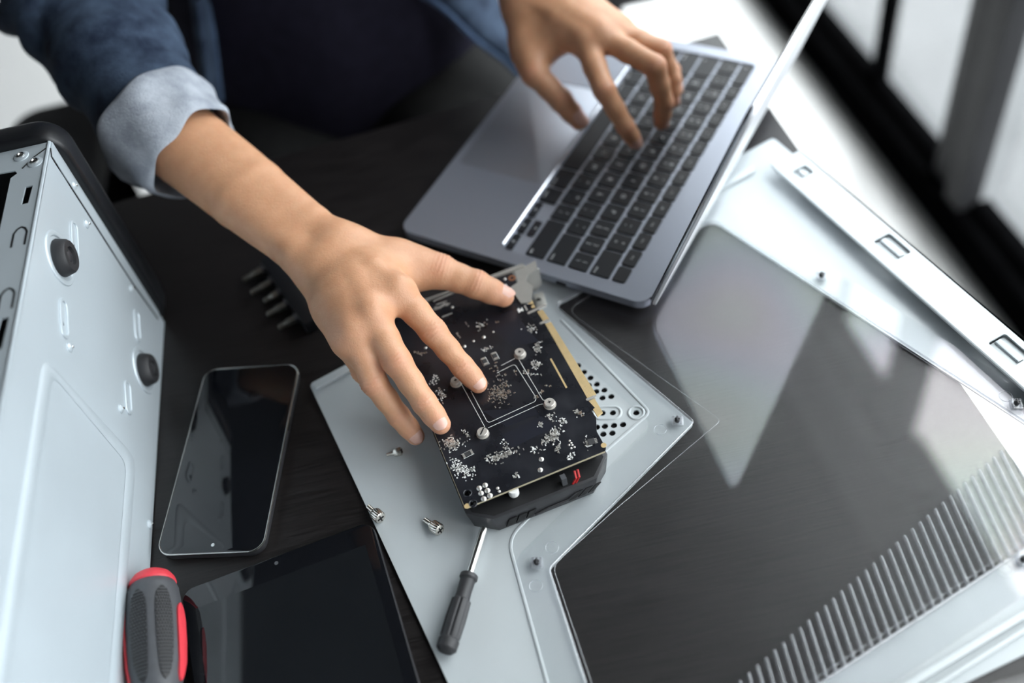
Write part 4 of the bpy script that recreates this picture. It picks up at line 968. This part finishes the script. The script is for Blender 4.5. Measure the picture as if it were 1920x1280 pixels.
def hand(J, R, wrist, elbow, lat, rw, re, vol_lo, vol_hi, h, thumb_up, rot_names, cut=None):
    """J: joints of each digit from knuckle to tip; lat: sideways vector of the wrist, towards the thumb"""
    v = Vol(vol_lo, vol_hi, h)
    lat = nrm(lat); ax = nrm(wrist-elbow); dors = nrm(np.cross(lat, ax)); dors = dors if dors[2] > 0 else -dors
    # forearm: two bones, wide and flat at the wrist
    for s, kk in ((1, 1.0), (-1, .92)):
        v.chain([elbow+lat*s*re*.30, elbow+(wrist-elbow)*.50+lat*s*re*.30, wrist-ax*.028+lat*s*rw*.40, wrist+lat*s*rw*.40], [re*.88*kk, re*.75*kk, rw*.64*kk, rw*.62*kk], .002, .014)
    v.chain([wrist-lat*rw*.62-ax*.012+dors*.004], [.0085], .01, .012)                # wrist bone
    for nm in ('index', 'middle', 'ring', 'pinky'):
        k = J[nm]; s = {'index': .48, 'middle': .16, 'ring': -.16, 'pinky': -.44}[nm]
        b = wrist+lat*rw*s+ax*.010
        r0 = R[nm][0]
        v.chain([b-dors*.003, (b+k[0])/2-dors*.003, k[0]-dors*.0015], [rw*.58, r0*1.42, r0*1.16], .010, .016)
    for i_, j_ in (('index', 'middle'), ('middle', 'ring'), ('ring', 'pinky')):
        m_ = (J[i_][0]+J[j_][0])/2; v.chain([m_*.86+wrist*.14+dors*.0015, m_*.55+wrist*.45+dors*.001], [R[i_][0]*.98, R[i_][0]*1.1], .008, .014)
    t = J['thumb']
    v.chain([wrist+lat*rw*.55, t[0], t[1]], [rw*.52, R['thumb'][0]*1.18, R['thumb'][1]*1.04], .008, .014)
    v.chain([t[0]*.45+t[1]*.55-dors*.004, J['index'][0]*.62+wrist*.38-dors*.008], [.0085, .0095], .01, .014)   # web
    v.chain([t[0]*.7+t[1]*.3-dors*.006, J['middle'][0]*.5+wrist*.5-dors*.008], [.011, .011], .01, .014)
    # digits
    for nm in ('pinky', 'ring', 'middle', 'index', 'thumb'):
        k = J[nm]; r = R[nm]
        pts = [k[0]]; rr = [r[0]]
        pts += [k[0]*.5+k[1]*.5, k[1]]; rr += [(r[0]+r[1])*.485, r[1]]
        pts += [k[1]*.5+k[2]*.5, k[2]]; rr += [(r[1]+r[2])*.48, r[2]]
        if len(k) > 3:
            pts += [k[2]*.45+k[3]*.55, k[3]]; rr += [(r[2]+r[3])*.5, r[3]]
        v.chain(pts, rr, .0030, .0045)
    # knuckles, tendons and veins over the back of the hand
    for nm in ('index', 'middle', 'ring', 'pinky'):
        k = J[nm]; s = {'index': .40, 'middle': .14, 'ring': -.14, 'pinky': -.40}[nm]
        d = dors
        v.chain([k[0]+d*R[nm][0]*.42], [R[nm][0]*.54], .004, .011)
        b = wrist+lat*rw*s+ax*.018+d*rw*.36
        v.chain([b, (b+k[0])/2+d*(R[nm][0]*.78), k[0]+d*R[nm][0]*.76], [.0012, .0021, .0028], .004, .0085)
    w0 = wrist+dors*rw*.44
    for q in rot_names:
        v.chain([w0+lat*a*rw+ax*b+dors*c for a, b, c in q], [.0012]*len(q), .002, .0055)
    P, F = v.mesh(); P = smooth_pts(P, F, 3, .5)
    # skin creases over the finger joints
    A = np.zeros(len(P)); N = np.zeros_like(P)
    fn = np.cross(P[F[:, 2]]-P[F[:, 0]], P[F[:, 3]]-P[F[:, 1]])
    for j in range(4):
        for k_ in range(3): N[:, k_] += np.bincount(F[:, j], fn[:, k_], len(P))
    N /= np.linalg.norm(N, axis=1)[:, None]+1e-12
    disp = np.zeros(len(P))
    for nm in J:
        k = J[nm]; r = R[nm]
        for i in range(1, len(k)-1):
            t_ = nrm(nrm(k[i+1]-k[i])+nrm(k[i]-k[i-1])); d = P-k[i]; s = d@t_; rad = np.linalg.norm(d-np.outer(s, t_), axis=1)
            n_ = nrm(nrm(k[i]-k[i-1])-nrm(k[i+1]-k[i])+dors*.25); dm = np.clip((N@n_-.15)/.5, 0, 1)*(rad < r[i]*1.5)
            wd = .0070 if i == 1 else .0045
            g = np.exp(-(s/wd)**2)*dm
            disp += g*(.00026*np.cos(2*np.pi*s/.0028+.7*np.sin(P[:, 0]*900))+.0001) ; A += g*.34
        tip = k[-1]; A += .6*np.exp(-(np.linalg.norm(P-tip, axis=1)/(r[-1]*1.5))**2)
        A += .18*np.exp(-(np.linalg.norm(P-k[0], axis=1)/.014)**2)
    for i in range(6):                                      # broad soft unevenness of the skin
        f = np.random.randn(3)*55; disp += .00012*np.sin(P@f+i)
    P = P+N*disp[:, None]
    o = sum(len(q) for q in BODY_P); BODY_P.append(P); BODY_F.append(F+o); BODY_A.append(np.clip(A, 0, 1))
    # nails
    for nm in J:
        k = J[nm]; r = R[nm][-1]; a = nrm(k[-1]-k[-2])
        up_ = thumb_up if nm == 'thumb' else (nrm(k[-2]-k[-3])-nrm(k[-1]-k[-2])+V((0, 0, .35)))
        n_ = nrm(up_-a*(up_@a)); sd = np.cross(a, n_)
        L0, L1 = (-.0110, .0044) if nm != 'pinky' else (-.0080, .0036)
        if nm == 'thumb': L0, L1 = -.0110, .0066
        hw = 1.0 if nm != 'thumb' else 1.05; rows = []
        n1, n2 = 12, 10
        for i in range(n1+1):
            s = L0+(L1-L0)*i/n1; q = 2*i/n1-1
            w = hw*max(0.05, (1-abs(q)**(3.2 if q > 0 else 4.0)))**.5
            row_ = []
            for j in range(n2+1):
                an = w*(2*j/n2-1); base = r+.00030+max(0, -s)/np.linalg.norm(k[-1]-k[-2])*(R[nm][-2]-r)*.9 - (0 if s < 0 else (s/r)**2*r*.30)
                if i in (0,): base -= .0007
                if j in (0, n2): base -= .0006
                row_.append(k[-1]+a*s+(n_*math.cos(an)+sd*math.sin(an)*.98)*base)
            rows.append(row_)
        und = [[p-n_*.0012 for p in rw_] for rw_ in rows]
        mb = MB(); n = n2+1
        mb.add([p for rw_ in rows for p in rw_], [(i*n+j, i*n+j+1, (i+1)*n+j+1, (i+1)*n+j) for i in range(n1) for j in range(n2)])
        NAILS.append(mb)
# --- the right hand, spread over the graphics card
rw0, re0 = U(611, 481, .086), U(330, 260, .116)
rwv = nrm(np.cross(nrm(rw0-re0), V((0, 0, 1)))); rwv = rwv if rwv[0] > 0 else -rwv
top_z = GZ
JR = dict(
    index=[U(748, 548, .086), U(813, 622, .066), U(868, 688, .0475), U(896, 719, top_z+.0072)],
    middle=[U(699, 592, .087), U(745, 678, .067), U(796, 755, .0475), U(826, 795, top_z+.0074)],
    ring=[U(664, 622, .082), U(701, 716, .055), U(748, 780, .032), U(779, 817, .0185)],
    pinky=[U(653, 640, .074), U(680, 696, .050), U(726, 752, .027), U(760, 794, .0125)],
    thumb=[U(742, 492, .070), U(826, 509, .061), U(893, 533, .051), U(944, 556, top_z+.0090)])
RR = dict(index=[.0105, .0094, .0080, .0067], middle=[.0107, .0097, .0082, .0069], ring=[.0100, .0090, .0077, .0065], pinky=[.0090, .0076, .0066, .0056], thumb=[.0138, .0112, .0104, .0080])
veins = []
_unused = [[(.25, .005, .004), (.12, .024, .008), (.22, .040, .009), (.08, .056, .007)], [(-.1, .004, .004), (-.2, .022, .008), (-.05, .036, .009), (-.12, .052, .007)], [(.12, .024, .008), (-.05, .036, .009)]]
hand(JR, RR, rw0, re0, rwv, .0268, .0295, (-.27, .375, -.002), (.03, .735, .17), .0011, V((.35, .25, .9)), veins)
# --- the left hand, typing
lw0, le0 = U(1006, -18, .104), U(1006, -18, .104)+V((-.015, .225, .03))
lwv = V((-1.0, -.15, -.12))
JL = dict(
    index=[U(1098, 82, .088), U(1133, 168, .071), U(1173, 238, .041), U(1191, 266, .0245)],
    middle=[U(1128, 68, .091), U(1228, 124, .077), U(1245, 192, .044), U(1240, 230, .0255)],
    ring=[U(1150, 58, .087), U(1240, 94, .071), U(1259, 150, .046), U(1262, 190, .030)],
    pinky=[U(1166, 56, .079), U(1234, 88, .062), U(1262, 132, .045), U(1269, 168, .034)],
    thumb=[U(990, 76, .082), U(1003, 138, .068), U(1052, 187, .049), U(1086, 228, .034)])
RL = dict(index=[.0100, .0088, .0076, .0064], middle=[.0102, .0090, .0077, .0065], ring=[.0096, .0084, .0072, .0060], pinky=[.0084, .0072, .0062, .0053], thumb=[.0128, .0104, .0098, .0078])
hand(JL, RL, lw0, le0, lwv, .0270, .032, (.02, .635, .012), (.205, 1.03, .185), .0012, V((.2, -.1, 1.0)), [])
# --- the rest of the body, mostly under the clothes
BC = V((-.115, 1.085, 0)); sit = -.235
v = Vol((-.52, .74, -.80), (.36, 1.34, .86), .009)
v.ell(BC+V((0, .02, -.13)), (V((1, 0, 0)), V((0, 1, 0)), V((0, 0, 1))), (.165, .125, .14), .05)
v.chain([BC+V((0, .01, -.05)), BC+V((0, .0, .16)), BC+V((0, -.01, .33))], [.12, .115, .125], .05, .06)
v.chain([BC+V((-.07, 0, .15)), BC+V((-.10, -.01, .36))], [.09, .085], .05, .06); v.chain([BC+V((.07, 0, .15)), BC+V((.10, -.01, .36))], [.09, .085], .05, .06)
SR, SL = BC+V((-.185, -.01, .40)), BC+V((.185, -.01, .40))
ER = U(172, 20, .150)
v.chain([BC+V((-.05, 0, .42)), SR, ER, re0], [.07, .055, .036, .030], .03, .04)
v.chain([BC+V((.05, 0, .42)), SL, le0, lw0-nrm(lw0-le0)*.10], [.07, .06, .045, .032], .03, .04)
v.chain([BC+V((0, -.005, .44)), BC+V((0, -.03, .54))], [.058, .056], .03, .04)
HC = BC+V((0, -.055, .66))
v.ell(HC, (V((1, 0, 0)), V((0, .94, -.34)), V((0, .34, .94))), (.076, .096, .118), .03)
v.chain([HC+V((0, -.085, -.035)), HC+V((0, -.112, -.055))], [.010, .013], .01, .012)
for s in (-1, 1): v.chain([HC+V((s*.076, .01, -.02)), HC+V((s*.082, .02, .015))], [.011, .013], .01, .008)
for s in (-1, 1):
    hip = BC+V((s*.09, -.02, -.17)); kn = BC+V((s*.13, -.40, -.20)); an = kn+V((0, .08, -.44))
    v.chain([hip, kn, an], [.075, .052, .04], .03, .05)
P, F = v.mesh(); P = smooth_pts(P, F, 3)
keep = np.ones(len(F), bool)
o = sum(len(q) for q in BODY_P); BODY_P.append(P); BODY_F.append(F+o); BODY_A.append(np.zeros(len(P)))
person = np_mesh('person', np.concatenate(BODY_P), np.concatenate(BODY_F), MT['skin'], None, None, np.concatenate(BODY_A))
top(person, 'person in a denim jacket at the table, one hand on the graphics card, one typing', 'person')
for mb in NAILS:
    build('fingernail', mb, MT['nail'], person, label='pale pink fingernail')
# ---------------------------------------------------------------- clothes
def cloth(name, P, F, m, amp=.003, fr=40, label=None, sd=1):
    N = np.zeros_like(P); fn = np.cross(P[F[:, 2]]-P[F[:, 0]], P[F[:, 3]]-P[F[:, 1]])
    for j in range(4):
        for k_ in range(3): N[:, k_] += np.bincount(F[:, j], fn[:, k_], len(P))
    N /= np.linalg.norm(N, axis=1)[:, None]+1e-12
    r = np.random.RandomState(sd); d = np.zeros(len(P))
    for i in range(7):
        f = r.randn(3)*fr; d += np.sin(P@f+r.rand()*6)*r.uniform(.4, 1)/(1+i*.2)
    return np_mesh(name, P+N*(d*amp*.4)[:, None], F, m, person, label)
# t-shirt
v = Vol((-.36, .90, -.17), (.14, 1.26, .47), .008)
v.chain([BC+V((0, .0, -.12)), BC+V((0, -.01, .0)), BC+V((0, -.01, .16)), BC+V((0, -.01, .34))], [.145, .140, .135, .14], .05, .06)
v.chain([BC+V((-.075, 0, -.1)), BC+V((-.10, -.01, .36))], [.105, .11], .05, .06); v.chain([BC+V((.075, 0, -.1)), BC+V((.10, -.01, .36))], [.105, .11], .05, .06)
v.D[:, :, :int(.03/.008)] = 1
P, F = v.mesh(); cloth('t_shirt', smooth_pts(P, F, 2), F, MT['shirt'], .009, 26, 'dark navy t-shirt', 4)
# trousers
v = Vol((-.40, .60, -.80), (.20, 1.28, -.06), .009)
v.chain([BC+V((-.07, .0, -.16)), BC+V((.07, 0, -.16))], [.135, .135], .05, .05)
for s in (-1, 1):
    hip = BC+V((s*.09, -.02, -.17)); kn = BC+V((s*.13, -.40, -.20)); an = kn+V((0, .08, -.44))
    v.chain([hip, kn, an], [.105, .078, .062], .03, .03)
P, F = v.mesh(); cloth('trousers', smooth_pts(P, F, 2), F, MT['trousers'], .007, 38, 'black trousers', 5)
# jacket: right sleeve, rolled cuff
cu0, cu1 = U(296, 232, .120), U(364, 288, .110)
sa_ = nrm(cu1-cu0)
def sleeve(pts, rad, name, m, n=64, seg=72, folds=1.0, label=None, seed=0):
    pts = [V(p) for p in pts]; L = np.concatenate([[0], np.cumsum([np.linalg.norm(b-a) for a, b in zip(pts, pts[1:])])])
    ts = np.linspace(0, L[-1], n); C = np.stack([np.interp(ts, L, [p[k] for p in pts]) for k in range(3)], 1); rr = np.interp(ts, L, rad)
    for _ in range(8): C[1:-1] = (C[:-2]+2*C[1:-1]+C[2:])/4; rr[1:-1] = (rr[:-2]+2*rr[1:-1]+rr[2:])/4
    rs = np.random.RandomState(seed); ph = rs.rand(8)*6
    rings = []
    for i in range(n):
        t_ = nrm(C[min(i+1, n-1)]-C[max(i-1, 0)]); x = nrm(V((0, 0, 1))-t_*t_[2]); y = np.cross(t_, x); ring = []
        for j in range(seg):
            a = 2*math.pi*j/seg; s = ts[i]
            f = .0042*math.sin(s*120+2.2*math.sin(a+ph[0])+ph[1])*math.exp(-2.2*(1-math.cos(a-2.2)))+.0035*math.sin(s*75+3*math.sin(a+ph[2])+2*a)+.0022*math.sin(s*210+2*a+ph[3])*math.sin(a+ph[4])+.003*math.sin(2*a+s*30)
            q_ = s/L[-1]
            for c0_, tw, wd, dp in ((.66, .05, .012, .0080), (.78, -.05, .010, .0065), (.56, .07, .014, .008), (.88, .05, .009, .0050)): f -= dp*math.exp(-((q_-c0_-tw*math.sin(a+ph[5]))/wd)**2)*(.6+.4*math.cos(a-5.2))
            ring.append(C[i]+(x*math.cos(a)+y*math.sin(a))*(rr[i]+f*folds*1.7*min(1, (n-1-i)/n*3.2)))
        rings.append(ring)
    return build(name, MB().loft(rings), m, person, label=label)
SRj = BC+V((-.20, .01, .40))
sleeve([SRj, SRj*.45+ER*.55+V((-.01, 0, .005)), ER+V((-.004, .0, .004)), ER*.5+cu0*.5, cu0+sa_*.004], [.088, .068, .058, .052, .0445], 'jacket_sleeve', MT['denim'], label='blue denim jacket sleeve', seed=2)
x_ = nrm(V((0, 0, 1))-sa_*sa_[2]); y_ = np.cross(sa_, x_)
def cuff(c0, c1, r0, r1, name, seg=72):
    A_ = nrm(c1-c0); L = np.linalg.norm(c1-c0); rings = []
    pr = [(.002, .80), (-.001, .97), (.003, 1.02), (.25*L, 1.03), (.5*L, 1.02), (.75*L, 1.02), (L-.004, 1.03), (L, 1.0), (L+.001, .965), (L-.002, .94), (L-.012, .90), (.3*L, .86)]
    for d, k in pr:
        r = r0+(r1-r0)*max(0, min(1, d/L)); ring = []
        for j in range(seg):
            a = 2*math.pi*j/seg
            w = .0016*math.sin(3*a+d*60)+.0011*math.sin(7*a-d*90+1)+.0010*math.sin(d*200+2*math.sin(2*a))
            ring.append(c0+A_*(d+.002*math.sin(a*2+.6)+.0015*math.sin(5*a))+(x_*math.cos(a)+y_*math.sin(a)*1.02)*(r*k+w))
        rings.append(ring)
    return build(name, MB().loft(rings, cap=False), MT['denim_in'], person, angle=80, label='rolled cuff showing the pale grey inside of the denim')
cuff(cu0-sa_*.004, cu1+sa_*.002, .0500, .0400, 'rolled_cuff')
# jacket: left sleeve (mostly above the frame) and the two open fronts
x_keep = (x_, y_)
sleeve([BC+V((.20, .01, .40)), (SL+le0)/2+V((.012, 0, 0)), le0+V((.004, .012, .004)), lw0*.45+le0*.55], [.088, .076, .068, .058], 'jacket_sleeve', MT['denim'], seed=5, label='blue denim jacket sleeve')
def flap(grid, name, th, m, label=None):
    n, k = len(grid), len(grid[0]); C = [[V(p) for p in r] for r in grid]
    mb = MB(); vs = []; 
    for r in C:
        for p in r: vs.append(p)
    dn = nrm(np.cross(C[0][-1]-C[0][0], C[-1][0]-C[0][0]))*th
    m0 = len(vs); vs2 = vs+[p+dn for p in vs]; fs = []
    for i in range(n-1):
        for j in range(k-1):
            q = (i*k+j, i*k+j+1, (i+1)*k+j+1, (i+1)*k+j); fs += [q, tuple(m0+a for a in q[::-1])]
    for i in range(n-1): fs += [(i*k, (i+1)*k, m0+(i+1)*k, m0+i*k), (i*k+k-1, m0+i*k+k-1, m0+(i+1)*k+k-1, (i+1)*k+k-1)]
    for j in range(k-1): fs += [(j, m0+j, m0+j+1, j+1), ((n-1)*k+j, (n-1)*k+j+1, m0+(n-1)*k+j+1, m0+(n-1)*k+j)]
    return build(name, mb.add(vs2, fs), m, person, label=label, angle=50)
def UY(px, py, y): return UN(px, py, (0, 1, 0), y)
rows_ = []
for i in range(13):                                   # left front: hangs forward from the chest and kicks out at the hem
    s = i/12; r = []
    for j in range(9):
        q = j/8
        pa_ = UY(790+(985-790)*s, -10+165*s-8*math.sin(s*3.1), .945-.03*s)
        pb2 = UY(925+(1010-925)*s, -20+(120)*s, .975-.03*s)
        p = pa_*(1-q)+pb2*q; p = p+V((0, -.018*math.sin(q*3.1), .004*math.sin(s*9+q*4))); r.append(p)
    rows_.append(r)
flap(rows_, 'jacket_front', .0022, MT['denim'], 'left front of the denim jacket hanging open')
build('hem', MB().tube([r[0]+V((0, -.0012, 0)) for r in rows_], .0035, 6), MT['denim_hem'], person)
rows_ = []
for i in range(13):
    s = i/12; r = []
    for j in range(9):
        q = j/8
        p = UY(388+24*s, -20+205*s, .955)*(1-q)+UY(352+30*s, -20+205*s, .93)*q; r.append(p+V((0, -.02*math.sin(q*3.1), 0)))
    rows_.append(r)
flap(rows_, 'jacket_front', .0022, MT['denim'], 'right front of the denim jacket, in shade')
build('placket_seam', MB().tube([r[0]+V((0, -.002, 0)) for r in rows_], .0042, 6), MT['denim_hem'], person)
b = UY(377, 62, .93); build('button', MB().lathe(b+V((0, .004, 0)), (0, -1, .2), [(0, .0055), (.002, .0055), (.003, .004)], 16), MT['nickel'], person)
# hair
v = Vol(HC-.16, HC+.16, .006); v.ell(HC+V((0, .018, .025)), (V((1, 0, 0)), V((0, .94, -.34)), V((0, .34, .94))), (.084, .098, .112), .02)
P, F = v.mesh(); m_ = P[F].mean(1); kp = ~((m_[:, 1] < HC[1]-.055) & (m_[:, 2] < HC[2]+.055)); cloth('hair', P, F[kp], MT['hair'], .003, 90, 'black hair', 7)
# ---------------------------------------------------------------- chair
t = thing('office_chair', 'black upholstered chair the person sits on, partly hidden by the case', 'chair', V((BC[0], 1.10, FLOOR)))
cf = Fr((BC[0], 1.10, 0), (1, 0, 0), (0, 1, 0))
build('seat', MB().prism(cf, rrect(-.27, .27, -.26, .24, .07, 6), -.375, -.305), MT['chair'], t, .015, 3)
build('backrest', MB().prism(Fr((BC[0], 1.385, .03), (1, 0, 0), nrm((0, .15, 1))), rrect(-.24, .24, -.28, .28, .07, 6), -.02, .03), MT['chair'], t, .012, 3)
build('back_support', MB().box(cf, -.04, .04, .22, .30, -.37, -.22), MT['frame'], t, .004)
for s in (-1, 1):
    ar = build('armrest', MB().prism(cf, rrect(s*.352-.056, s*.352+.056, -.20 if s < 0 else -.02, 0 if s < 0 else .18, .035, 6), -.135, -.10), MT['chair'], t, .008)
    build('arm_post', MB().box(cf, s*.33-.016, s*.33+.016, -.07+.1*(s > 0), -.01+.1*(s > 0), -.385, -.135).box(cf, min(s*.33, s*.2), max(s*.33, s*.2), -.07+.1*(s > 0), -.01+.1*(s > 0), -.385, -.365), MT['frame'], ar, .004)
build('gas_lift', MB().cyl(cf(0, 0, FLOOR+.09), cf(0, 0, -.375), .03), MT['frame'], t)
for i in range(5):
    a = 2*math.pi*i/5+.3; d = V((math.cos(a), math.sin(a), 0))
    lg = build('leg', MB().tube([cf(0, 0, FLOOR+.11), cf(0, 0, FLOOR+.10)+d*.14, cf(0, 0, FLOOR+.075)+d*.29], [.028, .022, .016], 8), MT['frame'], t)
    build('castor', MB().cyl(cf(0, 0, FLOOR+.030)+d*.28+np.cross(d, (0, 0, 1))*-.012, cf(0, 0, FLOOR+.030)+d*.28+np.cross(d, (0, 0, 1))*.012, .030), MT['rubber'], lg)
# shoes
for s in (-1, 1):
    c = BC+V((s*.13, -.36, 0)); sf = Fr((c[0], c[1], FLOOR), (1, 0, 0), (0, 1, 0))
    build('shoe', MB().hexa([sf(a, b, .001) for a, b in rrect(-.045, .045, -.19, .09, .04, 5)], [sf(a*.8, b*.9, .075 if b > -.05 else .045) for a, b in rrect(-.045, .045, -.19, .09, .04, 5)]), MT['rubber'], person, .008)
